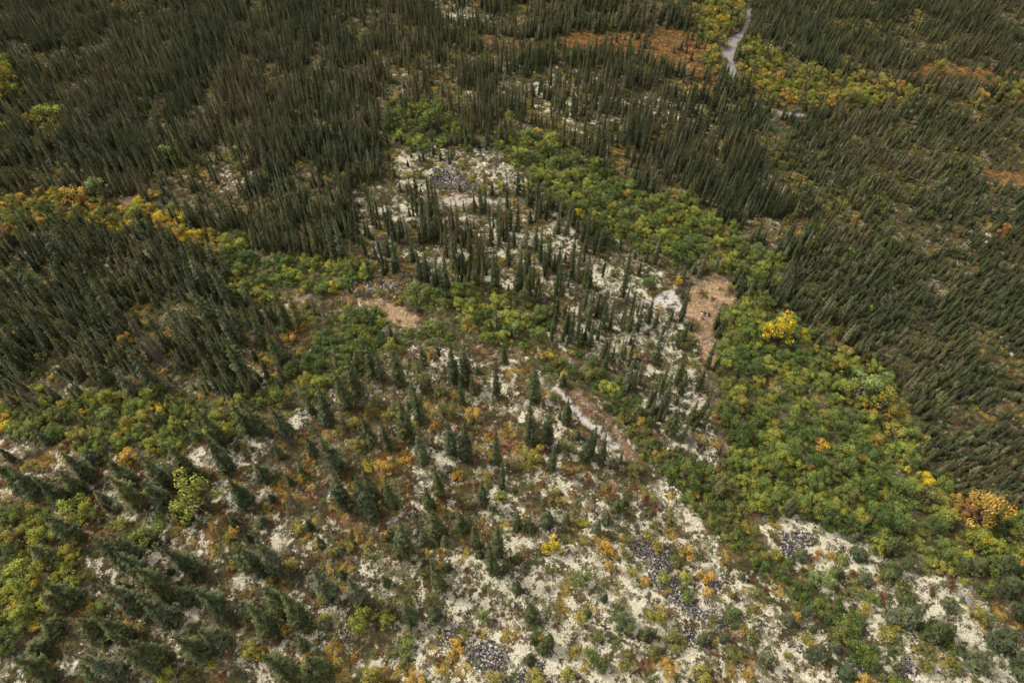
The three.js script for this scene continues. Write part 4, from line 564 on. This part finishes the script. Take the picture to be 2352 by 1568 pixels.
{
  const r = rng(777), S = 1.3, hb = bushes.filter(b => b.hand);
  const seedPal = { def: 'GGgglgolg', ravine: 'GGGgGGgo', up: 'GGgogol', riv: 'ulugouly', low: 'oorrbuug', talus: 'ourrbaug' };
  for (let z = -335; z < 4; z += S) for (let x = -262; x < 262; x += S) {
    const jx = x + r() * S, jz = z + r() * S, q = r(), q2 = r(), q3 = r(), q4 = r();
    if (!inFrame(jx, jz, 90)) continue;
    const D = sample(bushD, jx, jz), clump = D > .08 ? .55 + .9 * sst(.3, .6, fbm(jx / 5, jz / 5 + 44, 2)) : 2 * sst(.42, .68, fbm(jx / 6, jz / 6 + 44, 3));
    if (q > D * S * S * clump * 1.6) continue;
    const w = sample(bushS, jx, jz) * (.5 + q2 * q2 * 1.25);
    if (w > .9) { let hit = false; for (const b of hb) { const dx = b.x - jx, dz = b.z - jz, k = b.w * .42 + (D > .08 ? 0 : .4); if (dx * dx + dz * dz < k * k) { hit = true; break; } } if (hit) continue; }
    for (const m of [dirt, pale]) if (sample(m, jx, jz) > .3) { continue; }
    const wr = whereAt(jx, jz), pal = wr.includes('willow') ? seedPal.riv : wr.includes('golden') ? 'aulyuago' : wr.includes('yellow') ? 'lulgugo' : wr.includes('ravine') ? seedPal.ravine : D > .08 ? seedPal.def : wr.includes('talus') ? seedPal.talus : wr.includes('heath') || wr.includes('shrubby') ? seedPal.low : seedPal.up;
    const tone = clamp(fbm(jx / 11 + 3, jz / 11 + 8, 2) * 1.5 - .25 + (q3 - .5) * .7, 0, .999);
    let c = pal[Math.floor(tone * pal.length)]; if (q4 < .008 && D > .08) c = 'a'; else if (q4 < .035 && D > .08) c = 'u';
    bushes.push({ x: jx, y: hgt(jx, jz), z: jz, w, c, tall: q4 > .93 && D > .08 });
  }
  for (const b of bushes) b.a = showArea(b.x, b.z, b.w * .7, b.w) * (inFrame(b.x, b.z, 0) ? 1 : 0) * (b.hand ? 3 : 1);
  bushes.sort((a, b) => b.a - a.a);
  const rest = []; let nb = 0, nt = 0, na = 0;
  const ALLB = [...BUSH, ...TREE, ...BIG, ...DWARF], autumn = 'yaOrRu';
  bushes.forEach(b => {
    const dwarf = !b.tall && b.w < 4 && ('rRb'.includes(b.c) || (b.c === 'O' && b.w > 1.5 && !/thicket|strip|belt/.test(whereAt(b.x, b.z)))), set = b.tall ? (b.w > 3.6 ? BIG : TREE) : dwarf ? DWARF : b.w > 3.4 ? BIG : BUSH;
    const L = LEAF[b.c], v = Math.floor(r() * set.length), P = set[v], sx = b.w, sy = b.w * (.65 + r() * .6) * (b.tall ? 1 : b.w > 3.2 ? .85 : 1), where = nearby(b.x, b.z);
    const isA = autumn.includes(b.c);
    if (b.tall ? nt < 120 : isA ? na < 290 : nb < 290) {
      const o = new THREE.Group(); o.name = numbered(b.tall ? 'birch_tree' : isA ? 'autumn_bush' : 'willow_bush'); b.tall ? nt++ : isA ? na++ : nb++;
      o.position.set(b.x, b.y, b.z); o.rotation.y = r() * 6.283; o.scale.set(sx, sy, sx);
      const st = sh(new THREE.Mesh(P.stem, STEM)); st.name = b.tall ? 'trunk' : 'stem'; const f = sh(new THREE.Mesh(P.foliage, L.m)); f.name = b.tall ? 'crown' : 'foliage'; o.add(st, f);
      const size = b.w > 4 ? 'very large' : b.w > 2.8 ? 'large' : b.w > 1.9 ? 'middling' : b.w > 1.2 ? 'small' : 'tiny', kind = b.tall ? 'broadleaf tree' : 'leafy bush';
      o.userData = { label: `${size} ${L.w} ${kind} ${where}`, category: b.tall ? 'tree' : isA ? 'autumn bush' : 'bush', group: `${size} ${L.w} ${b.tall ? 'trees' : 'bushes'} ${where}` };
      scene.add(o);
    } else { const k = .8 + r() * .4; rest.push({ x: b.x, y: b.y, z: b.z, sx, sy, v: ALLB.indexOf(P), c: [L.c[0] * k, L.c[1] * k, L.c[2] * k] }); }
  });
  massOf('willow_thicket', 'dense green and yellow willow thicket filling the hollows', 'thicket', ALLB.map(b => b.foliage), rest);
}
// ---------------------------------------------------------------- ground cover: lichen cushions, dwarf heath, talus stones
function lump(T, r, cx, cz, rad, h, n, k, sharp) { // a low uneven mound
  const rings = 2, P = [], a0 = r() * 6.28, ph = r() * 9;
  for (let j = 0; j < rings; j++) for (let i = 0; i < n; i++) { const a = a0 + i / n * 6.283, q = rad * (j ? .62 : 1) * (.72 + r() * .5); P.push([cx + Math.cos(a) * q, j ? h * (.7 + r() * .35) : -.05, cz + Math.sin(a) * q]); }
  const top = [cx + (r() - .5) * rad * .3, h * (1 + r() * .2), cz + (r() - .5) * rad * .3];
  for (let i = 0; i < n; i++) { const b = (i + 1) % n, kk = sharp ? vary(r, k, .5) : k; T.t(P[i], P[n + i], P[b], kk); T.t(P[b], P[n + i], P[n + b], kk); T.t(P[n + i], top, P[n + b], kk); }
}
const LICH = [51, 52, 53, 54].map(seed => { const r = rng(seed), T = new Tri(); for (let i = 0; i < 22; i++) { const a = r() * 6.283, d = Math.sqrt(r()) * .85, s = .08 + r() * r() * .32; lump(T, r, Math.cos(a) * d, Math.sin(a) * d, s, .03 + s * (.15 + r() * .25), 8, vary(r, [1, 1, 1], .3)); } return T.geo(); });
const HEATH = [61, 62, 63, 64].map(seed => {
  const r = rng(seed), T = new Tri();
  for (let c = 0; c < 7; c++) {
    const a = r() * 6.283, d = Math.sqrt(r()) * .75, cx = Math.cos(a) * d, cz = Math.sin(a) * d, R = .2 + r() * .25, h = .14 + r() * .26, k0 = vary(r, [1, 1, 1], .8);
    for (let i = 0; i < 46; i++) {
      const ph = r() * 6.283, q = Math.sqrt(r()) * R, y = h * (1 - (q / R) ** 2 * .8) * (.5 + r() * .6), x = cx + Math.cos(ph) * q, z = cz + Math.sin(ph) * q, s = .04 + r() * .06, t = r() * 6.28, e = (r() - .5) * .09, k = vary(r, k0, .8);
      T.t([x + Math.cos(t) * s, y + e, z + Math.sin(t) * s], [x - Math.sin(t) * s * .8, y + .03, z + Math.cos(t) * s * .8], [x - Math.cos(t) * s, y - e, z - Math.sin(t) * s], k);
    }
  }
  return T.geo();
});
const STONES = [71, 72, 73].map(seed => { const r = rng(seed), T = new Tri(); for (let i = 0; i < 12; i++) { const a = r() * 6.283, d = Math.sqrt(r()) * .9, s = .1 + r() * r() * .3; lump(T, r, Math.cos(a) * d, Math.sin(a) * d, s, s * (.6 + r() * .7), 5, r() < .16 ? [5, 5.2, 4.4] : vary(r, [1, 1, 1], .9), true); } return T.geo(); });
{
  const r = rng(31337), li = [], he = [], ro = [], S = 1.05;
  const HC = { o: [.105, .088, .038], m: [.125, .125, .04], r: [.17, .085, .036], R: [.16, .06, .04], a: [.3, .16, .05], y: [.3, .21, .05], t: [.27, .22, .14], g: [.09, .115, .035], b: [.1, .07, .042] };
  for (let z = -335; z < 3; z += S) for (let x = -262; x < 262; x += S) {
    const jx = x + r() * S, jz = z + r() * S, q = r(), q2 = r(), q3 = r();
    if (!inFrame(jx, jz, 50)) continue;
    if (sample(river, jx, jz) > .25) continue;
    if (sample(rock, jx, jz) > .4) for (let i = 0; i < 2; i++) { const X = jx + (r() - .5) * 1.2, Z = jz + (r() - .5) * 1.2, k = .6 + r() * .8; ro.push({ x: X, y: hgt(X, Z) - .02, z: Z, sx: .6 + r() * .6, sy: .8 + r() * .8, v: Math.floor(r() * 3), c: [.082 * k, .074 * k, .08 * k], flat: 1 }); }
    const y = hgt(jx, jz), bareK = Math.max(sample(dirt, jx, jz), sample(pale, jx, jz), sample(red, jx, jz)), rk = sample(rock, jx, jz), L = lichenAt(jx, jz), far = -jz;
    if (rk > .25 && q < rk * 1.1) { const k = .75 + q2 * .5; ro.push({ x: jx, y: y - .02, z: jz, sx: .8 + q3 * .5, sy: .8 + q2 * .5, v: Math.floor(q2 * 3), c: [.082 * k, .074 * k, .08 * k], flat: 1 }); if (q3 < .2) continue; }
    if (bareK > .35) { if (q < .1 * (1.2 - bareK)) ro.push({ x: jx, y: y - .04, z: jz, sx: .35 + q3 * .3, sy: .3, v: Math.floor(q2 * 3), c: [.4, .34, .28], flat: 1 }); if (q2 > .12) continue; }
    if (L > .5 && q < .7) { const k = .85 + q2 * .25; li.push({ x: jx, y: y - .01, z: jz, sx: .75 + q3 * .5, sy: .8 + q2 * .7, v: Math.floor(q3 * 4), c: [.57 * k, .52 * k, .39 * k], flat: 1 }); if (q2 > .5) continue; }
    if (sample(bushD, jx, jz) > .12 && q > .4) continue;
    const w = sample(warm, jx, jz), g = sample(grn, jx, jz), n = fbm(jx / 6 + 70, jz / 6, 3), n2 = fbm(jx / 2.4, jz / 2.4 + 30, 2), u = n * .55 + n2 * .3 + q2 * .3;
    let c;
    if (w > .8 && sample(lich, jx, jz) < .08) c = u > .62 ? HC.a : u > .5 ? HC.r : q3 > .5 ? HC.a : HC.y;
    else c = u < .38 ? (q3 < g ? HC.g : HC.o) : u < .5 ? (q3 < g ? HC.m : q3 > .8 ? HC.t : HC.b) : u < .58 ? (q3 < .5 ? HC.o : HC.m) : u < .74 - w * .12 ? (q3 < .5 * w + .1 ? HC.r : q3 > .8 ? HC.t : HC.m) : q3 < w * .35 ? HC.a : q3 < w * .6 ? HC.R : q3 < w ? HC.r : HC.y;
    if (q < (L > .5 ? .55 : .7)) { const k = .8 + q3 * .4; he.push({ x: jx, y: y - .01, z: jz, sx: .8 + q3 * .8, sy: .8 + q2 * .8, v: Math.floor(q2 * 4), c: [c[0] * k, c[1] * k, c[2] * k], flat: 1 }); }
  }
  massOf('lichen_cushions', 'cream white reindeer lichen cushions covering the open ground', 'lichen', LICH, li);
  massOf('heath_cover', 'low brown, olive and orange dwarf heath carpeting the ground', 'heath', HEATH, he);
  massOf('talus_stones', 'dark purple grey talus stones lying between lichen patches', 'stones', STONES, ro);
}
// ---------------------------------------------------------------- people, baggage, planks, fallen logs
const smin = (a, b, k) => { const h = clamp(.5 + .5 * (b - a) / k); return b + (a - b) * h - k * h * (1 - h); };
function cap(x, y, z, a, b, ra, rb) { const dx = b[0] - a[0], dy = b[1] - a[1], dz = b[2] - a[2], h = clamp(((x - a[0]) * dx + (y - a[1]) * dy + (z - a[2]) * dz) / (dx * dx + dy * dy + dz * dz)); return Math.hypot(x - a[0] - dx * h, y - a[1] - dy * h, z - a[2] - dz * h) - ra - (rb - ra) * h; }
function march(n, c, half, f, color) { // mesh of the field f(x,y,z) < 0 in a cube round c
  const mc = new MarchingCubes(n, new THREE.MeshStandardMaterial(), false, false, 60000); mc.isolation = 0;
  for (let k = 0; k < n; k++) for (let j = 0; j < n; j++) for (let i = 0; i < n; i++) mc.field[i + j * n + k * n * n] = -f(c[0] + (i - n / 2) / (n / 2) * half, c[1] + (j - n / 2) / (n / 2) * half, c[2] + (k - n / 2) / (n / 2) * half);
  mc.update();
  const m = mc.count ?? mc.geometry.drawRange.count, P = new Float32Array(m * 3), N = new Float32Array(m * 3), Q = new Float32Array(m * 3);
  for (let i = 0; i < m * 3; i++) { P[i] = c[i % 3] + mc.positionArray[i] * half; N[i] = mc.normalArray[i]; }
  for (let i = 0; i < m; i++) { const k = color(P[i * 3], P[i * 3 + 1], P[i * 3 + 2]); Q.set(k, i * 3); }
  const g = new THREE.BufferGeometry(); g.setAttribute('position', new THREE.BufferAttribute(P, 3)); g.setAttribute('normal', new THREE.BufferAttribute(N, 3)); g.setAttribute('color', new THREE.BufferAttribute(Q, 3)); return g;
}
const SKIN = [.42, .26, .18];
function handField(x, y, z) { // wrist at the origin, fingers hang along -y, palm faces +z, thumb towards +x
  let d = cap(x, y, z * 1.3, [0, .02, 0], [0, -.03, 0], .026, .026);
  d = smin(d, cap(x, y, z * 1.5, [-.02, -.035, 0], [-.026, -.085, 0], .019, .016), .012); d = smin(d, cap(x, y, z * 1.5, [.02, -.035, 0], [.024, -.088, 0], .019, .016), .012);
  let fgs = 9; [[-.032, .058], [-.011, .072], [.011, .078], [.031, .068]].forEach(([fx, l]) => { const a = [fx, -.082, 0], b = [fx * 1.1, -.082 - l * .45, .008], c = [fx * 1.12, -.082 - l * .75, .024], e = [fx * 1.1, -.082 - l * .92, .042]; fgs = Math.min(fgs, cap(x, y, z, a, b, .0095, .009), cap(x, y, z, b, c, .009, .008), cap(x, y, z, c, e, .008, .007)); });
  d = smin(d, fgs, .005);
  const t = Math.min(cap(x, y, z, [.024, -.02, .004], [.052, -.05, .018], .013, .011), cap(x, y, z, [.052, -.05, .018], [.058, -.082, .03], .011, .009));
  return smin(d, t, .008);
}
const HAND = march(56, [.01, -.075, .01], .115, handField, () => SKIN);
function headField(x, y, z) { // centre of the skull at the origin, face to +z
  let d = Math.hypot(x / .074, (y - .02) / .095, (z + .01) / .092) - 1; d *= .078;
  d = smin(d, cap(x, y, z, [0, -.05, .035], [0, -.085, .055], .05, .03), .03);
  d = smin(d, cap(x, y, z, [0, -.06, -.02], [0, -.16, -.03], .052, .058), .03);
  d = smin(d, cap(x, y, z, [0, .01, .086], [0, -.03, .104], .008, .013), .008);
  for (const s of [-1, 1]) { d = smin(d, cap(x, y, z, [s * .076, .015, -.01], [s * .074, -.025, -.004], .013, .009), .008); const e = Math.hypot(x - s * .031, y - .008, z - .098) - .018; d = -smin(-d, e, .008); }
  return d;
}
const faceColor = (x, y, z) => { if (z > .06 && Math.abs(y - .008) < .009 && Math.abs(Math.abs(x) - .031) < .013) return Math.abs(Math.abs(x) - .031) < .006 ? [.03, .02, .015] : [.6, .58, .55]; if (z > .07 && Math.abs(y + .058) < .008 && Math.abs(x) < .024) return [.3, .12, .1]; return SKIN; };
const HEAD = march(60, [0, -.02, 0], .17, headField, faceColor);
function person(px, py, turn, J, cloth, label) {
  const { hip, chest, neck, head, sh: S, el, wr, hp, kn, an, look } = J;
  const f = (x, y, z) => {
    let d = cap(x, y, z * 1.18, [hip[0], hip[1], hip[2] * 1.18], [chest[0], chest[1], chest[2] * 1.18], .155, .165);
    d = smin(d, cap(x, y, z, S[0], S[1], .078, .078), .06); d = smin(d, cap(x, y, z, chest, neck, .1, .065), .06);
    for (const s of [0, 1]) {
      d = smin(d, smin(cap(x, y, z, S[s], el[s], .066, .05), cap(x, y, z, el[s], wr[s], .052, .036), .03), .03);
      d = smin(d, smin(cap(x, y, z, hp[s], kn[s], .098, .068), cap(x, y, z, kn[s], an[s], .068, .05), .03), .04);
      d = smin(d, cap(x, y, z, [an[s][0], an[s][1] - .04, an[s][2] - .03], [an[s][0] + (s ? .03 : -.03), .045, an[s][2] + .15], .052, .042), .02);
    }
    return d;
  };
  const body = march(88, [0, .85, .05], .98, f, (x, y, z) => y < .11 ? [.05, .035, .025] : y < hip[1] + .02 && y < chest[1] - .2 ? cloth[1] : cloth[0]);
  const parts = [body], q = new THREE.Quaternion(), place = (g, p, qq, mirror) => { const c = g.clone(); if (mirror) { c.scale(-1, 1, 1); const a = c.attributes; for (const n in a) { const b = a[n].array; for (let i = 0; i < b.length; i += 9) for (let k = 0; k < 3; k++) { const t = b[i + 3 + k]; b[i + 3 + k] = b[i + 6 + k]; b[i + 6 + k] = t; } } } c.applyQuaternion(qq); c.translate(...p); parts.push(c); };
  for (const s of [0, 1]) { const d = new THREE.Vector3(wr[s][0] - el[s][0], wr[s][1] - el[s][1], wr[s][2] - el[s][2]).normalize(); place(HAND, wr[s], q.clone().setFromUnitVectors(new THREE.Vector3(0, -1, 0), d), s === 1); }
  const hq = q.clone().setFromEuler(new THREE.Euler(look, 0, 0)); place(HEAD, head, hq);
  for (const p of parts) if (!p.attributes.normal) p.computeVertexNormals();
  const o = new THREE.Group(), m = sh(new THREE.Mesh(mergeGeometries(parts), new THREE.MeshStandardMaterial({ roughness: .85, vertexColors: true }))); m.name = 'body';
  const hg = new THREE.SphereGeometry(1, 24, 16, 0, 6.2832, 0, 1.75); const hp2 = hg.attributes.position; for (let i = 0; i < hp2.count; i++) { const x = hp2.getX(i), y = hp2.getY(i), z = hp2.getZ(i), k = 1 + .06 * vn(x * 9 + 40, z * 9 + y * 5); hp2.setXYZ(i, x * .084 * k, y * .098 * k + .03 + (z > .4 && y < .5 ? .03 : 0), z * .1 * k - .016); } hg.computeVertexNormals(); hg.applyQuaternion(hq); hg.translate(...head);
  const hair = sh(new THREE.Mesh(hg, new THREE.MeshStandardMaterial({ color: lin([.03, .022, .018]), roughness: .7, side: THREE.DoubleSide }))); hair.name = 'hair';
  o.add(m, hair); o.name = numbered('person'); const [x, y, z] = spot(px, py); o.position.set(x, y, z); o.rotation.y = turn; o.userData = { label, category: 'person' }; scene.add(o);
}
person(1617.5, 726.5, 2.5, { hip: [0, .95, 0], chest: [0, 1.3, .01], neck: [0, 1.5, 0], head: [0, 1.655, .02], sh: [[-.185, 1.42, 0], [.185, 1.42, 0]], el: [[-.27, 1.14, -.04], [.27, 1.14, -.02]], wr: [[-.25, .9, .07], [.24, .92, .12]], hp: [[-.09, .92, 0], [.09, .92, 0]], kn: [[-.11, .5, .02], [.11, .5, .04]], an: [[-.12, .09, -.02], [.14, .09, .02]], look: .2 }, [[.018, .017, .02], [.02, .019, .023]], 'person in black standing upright on the tan dirt pad');
person(1628.5, 726, 3.3, { hip: [0, .33, -.1], chest: [0, .68, .08], neck: [0, .86, .15], head: [0, 1.0, .2], sh: [[-.18, .8, .12], [.18, .8, .12]], el: [[-.26, .55, .3], [.26, .55, .3]], wr: [[-.12, .42, .46], [.12, .42, .46]], hp: [[-.09, .32, -.08], [.09, .32, -.08]], kn: [[-.17, .52, .3], [.17, .52, .3]], an: [[-.14, .1, .08], [.14, .1, .08]], look: .35 }, [[.02, .019, .022], [.025, .023, .026]], 'person in black crouching on the tan dirt pad');
const setAt = (o, px, py, turn, label, category, group, name, dy = 0) => { const [x, y, z] = spot(px, py); o.position.set(x, y + dy, z); o.rotation.y = turn; o.name = numbered(name); o.userData = group ? { label, category, group } : { label, category }; scene.add(o); return o; };
const part = (g, m, name, par) => { const o = sh(new THREE.Mesh(g, m)); o.name = name; par.add(o); return o; };
const cloth = c => new THREE.MeshStandardMaterial({ color: lin(c), roughness: .9 });
function sack(w, h, d, seed) { const g = new THREE.SphereGeometry(1, 22, 14), p = g.attributes.position; for (let i = 0; i < p.count; i++) { let x = p.getX(i), y = p.getY(i), z = p.getZ(i); const q = Math.pow(Math.pow(Math.abs(x), 4) + Math.pow(Math.abs(y), 4) + Math.pow(Math.abs(z), 4), -.25) * (.93 + .14 * vn(x * 3 + seed, y * 3 + z * 2)); p.setXYZ(i, x * q * w / 2, y * q * h / 2 + h / 2, z * q * d / 2); } g.computeVertexNormals(); return g; }
{
  const b = new THREE.Group(); // backpack lying on its back
  part(sack(.62, .3, .42, 3), cloth([.1, .11, .1]), 'main_bag', b); const t = part(sack(.2, .2, .36, 8), cloth([.7, .69, .66]), 'top_lid', b); t.position.set(.33, .03, 0); const k = part(sack(.26, .14, .3, 5), cloth([.15, .08, .06]), 'front_pocket', b); k.position.set(-.28, .16, 0);
  for (const s of [-1, 1]) part(new THREE.TubeGeometry(new THREE.CatmullRomCurve3([new THREE.Vector3(-.2, .3, s * .1), new THREE.Vector3(-.05, .37, s * .16), new THREE.Vector3(.12, .36, s * .14), new THREE.Vector3(.24, .28, s * .08)]), 14, .022, 6), cloth([.03, .03, .03]), 'strap', b);
  setAt(b, 1615, 732.5, .35, 'grey green backpack with white lid lying on the dirt pad', 'backpack', null, 'backpack');
  const w = new THREE.Group(); part(sack(.5, .26, .34, 12), cloth([.75, .74, .73]), 'bag_body', w); part(new THREE.TorusGeometry(.11, .014, 6, 16, Math.PI), cloth([.5, .49, .48]), 'handle', w).position.set(0, .24, 0);
  setAt(w, 1611.5, 720.5, -.5, 'small white bag lying beside the standing person', 'bag', null, 'white_bag');
  const d = new THREE.Group(); part(sack(.62, .2, .2, 15), cloth([.02, .018, .02]), 'bag_body', d); part(new THREE.TorusGeometry(.09, .012, 6, 16, Math.PI), cloth([.03, .03, .03]), 'handle', d).position.set(0, .18, 0);
  setAt(d, 1612.5, 716.8, -.45, 'slim black bag lying behind the small white bag', 'bag', null, 'black_bag');
  const p = new THREE.Group(), pm = cloth([.03, .025, .022]); part(new THREE.CylinderGeometry(.035, .045, 1.5, 10), pm, 'shaft', p).position.y = .75; part(new THREE.CylinderGeometry(.06, .06, .12, 10), pm, 'top_cap', p).position.y = 1.5; part(new THREE.CylinderGeometry(.09, .12, .08, 10), pm, 'foot', p).position.y = .03;
  setAt(p, 1626, 719.5, 0, 'thin dark post standing behind the crouching person', 'post', null, 'dark_post');
}
{ // weathered planks
  const r = rng(808), WOOD = [[.24, .21, .2], [.3, .27, .26], [.19, .165, .16]].map(c => cloth(c)), at = (x, y) => [(2300 + x / 13.07) * K, (1420 + y / 13.07) * K];
  const plank = (l, w) => { const g = new THREE.BoxGeometry(w, .04, l, 1, 1, 6), p = g.attributes.position; for (let i = 0; i < p.count; i++) p.setXYZ(i, p.getX(i) * (1 + (vn(p.getZ(i) * 3 + l * 40, w * 90) - .5) * .2), p.getY(i) + .03 * Math.pow(p.getZ(i) / l * 2, 2) * (l % .1 > .05 ? 1 : -.4), p.getZ(i)); g.computeVertexNormals(); return g; };
  const PL = [plank(1.9, .17), plank(1.7, .15), plank(2.05, .19)], deck = (n, cx, cy, sc, turn, label) => {
    const o = new THREE.Group(), tot = n * .2;
    for (let i = 0; i < n; i++) { const q = part(PL[i % 3], WOOD[Math.floor(r() * 3)], 'plank', o); q.position.set(-tot / 2 + i * .2 + .1, .2 + (r() - .5) * .03, (r() - .5) * .18); q.rotation.y = (r() - .5) * .05; q.scale.z = sc; }
    for (const s of [-.55, .55]) { const q = part(new THREE.BoxGeometry(tot, .1, .1), WOOD[2], 'joist', o); q.position.set(0, .12, s * sc); }
    const [px, py] = at(cx, cy); setAt(o, px, py, turn, label, 'platform', null, 'plank_platform');
  };
  deck(8, 925, 690, 1, .32, 'weathered grey plank platform with a ragged edge beside the dark plain'); deck(5, 555, 390, .62, -.35, 'small weathered grey plank platform half grown over by heath');
  const rack = new THREE.Group(); for (let i = 0; i < 6; i++) { const q = part(PL[1], WOOD[1], 'slat', rack); q.rotation.y = 1.5708; q.scale.set(.45, 1, .5); q.position.set(0, .16, -.5 + i * .2); } for (const s of [-.36, .36]) part(new THREE.BoxGeometry(.07, .07, 1.3), WOOD[2], 'rail', rack).position.set(s, .1, 0);
  const [rx, ry] = at(1095, 775); setAt(rack, rx, ry, .5, 'small slatted wooden rack lying beside the plank platform', 'rack', null, 'slatted_rack');
  const PW = ['pale split plank fallen past the slatted rack', 'short dark plank fallen past the slatted rack', 'grey plank lying across other fallen planks', 'long pale plank farthest from the platform', 'dark plank beside the long pale plank', 'narrow grey plank in the heath past the platform', 'broken plank end lying in brown heath'];
  [[1220, 850, .1], [1180, 930, -.3], [1260, 940, .6], [1470, 1020, -.35], [1520, 1090, -.5], [1360, 950, -.2], [1290, 1020, -.6]].forEach(([x, y, a], i) => { const m = sh(new THREE.Mesh(PL[i % 3], WOOD[i % 3])), [px, py] = at(x, y); m.scale.set(.8, 1, .5 + (i % 3) * .14); setAt(m, px, py, a, PW[i], 'plank', 'planks fallen beside the platform', 'loose_plank', .14); });
}
{ // fallen trunks
  const logM = cloth([.3, .275, .25]); let i = 0;
  for (const [x0, y0, s, ax, ay, bx, by, rad, label] of [[625, 1250, 3.76, 1230, 110, 1310, 10, .09, 'bare pale fallen trunk leaning over lichen on the heath slope'], [625, 1250, 3.76, 1290, 180, 1600, 160, .06, 'long thin reddish fallen trunk across the heath'], [1875, 1250, 3.76, 1870, 1250, 2020, 1150, .08, 'dark fallen trunk pointing at the dark plain'], [1600, 500, 2.613, 790, 690, 870, 610, .12, 'pale fallen trunk behind the big yellow tree'], [800, 500, 2.613, 490, 1010, 570, 930, .1, 'grey fallen trunk under the thicket edge'], [0, 833, 2.149, 690, 200, 720, 280, .07, 'thin grey fallen trunk leaning in the spruce stand']]) {
    const A = spot((x0 + ax / s) * K, (y0 + ay / s) * K), B = spot((x0 + bx / s) * K, (y0 + by / s) * K), L = Math.hypot(B[0] - A[0], B[2] - A[2]), o = new THREE.Group(), T2 = new Tri(), rr = rng(900 + i++);
    for (let k = 0; k < 4; k++) tube(T2, [(rr() - .5) * .08, .12 + .05 * k, -L * k / 4], [(rr() - .5) * .08, .17 + .05 * k, -L * (k + 1) / 4], rad * (1 - k * .2), rad * (.8 - k * .2) + .008, 7, [1, 1, 1]);
    part(T2.geo(), logM, 'trunk', o);
    for (let k = 0; k < 5; k++) { const T3 = new Tri(), z = -L * (.3 + k * .14); tube(T3, [0, .2, z], [(k % 2 ? 1 : -1) * (.3 + rr() * .4), .35 + rr() * .3, z - .25], .025, .008, 5, [1, 1, 1]); part(T3.geo(), logM, 'branch_stub', o); }
    o.position.set(...A); o.rotation.y = Math.atan2(-(B[0] - A[0]), -(B[2] - A[2])); o.rotation.order = 'YXZ'; o.rotation.x = Math.atan2(B[1] - A[1], L); o.name = numbered('fallen_log'); o.userData = { label, category: 'log' }; scene.add(o);
  }
}
renderer.render(scene, camera);
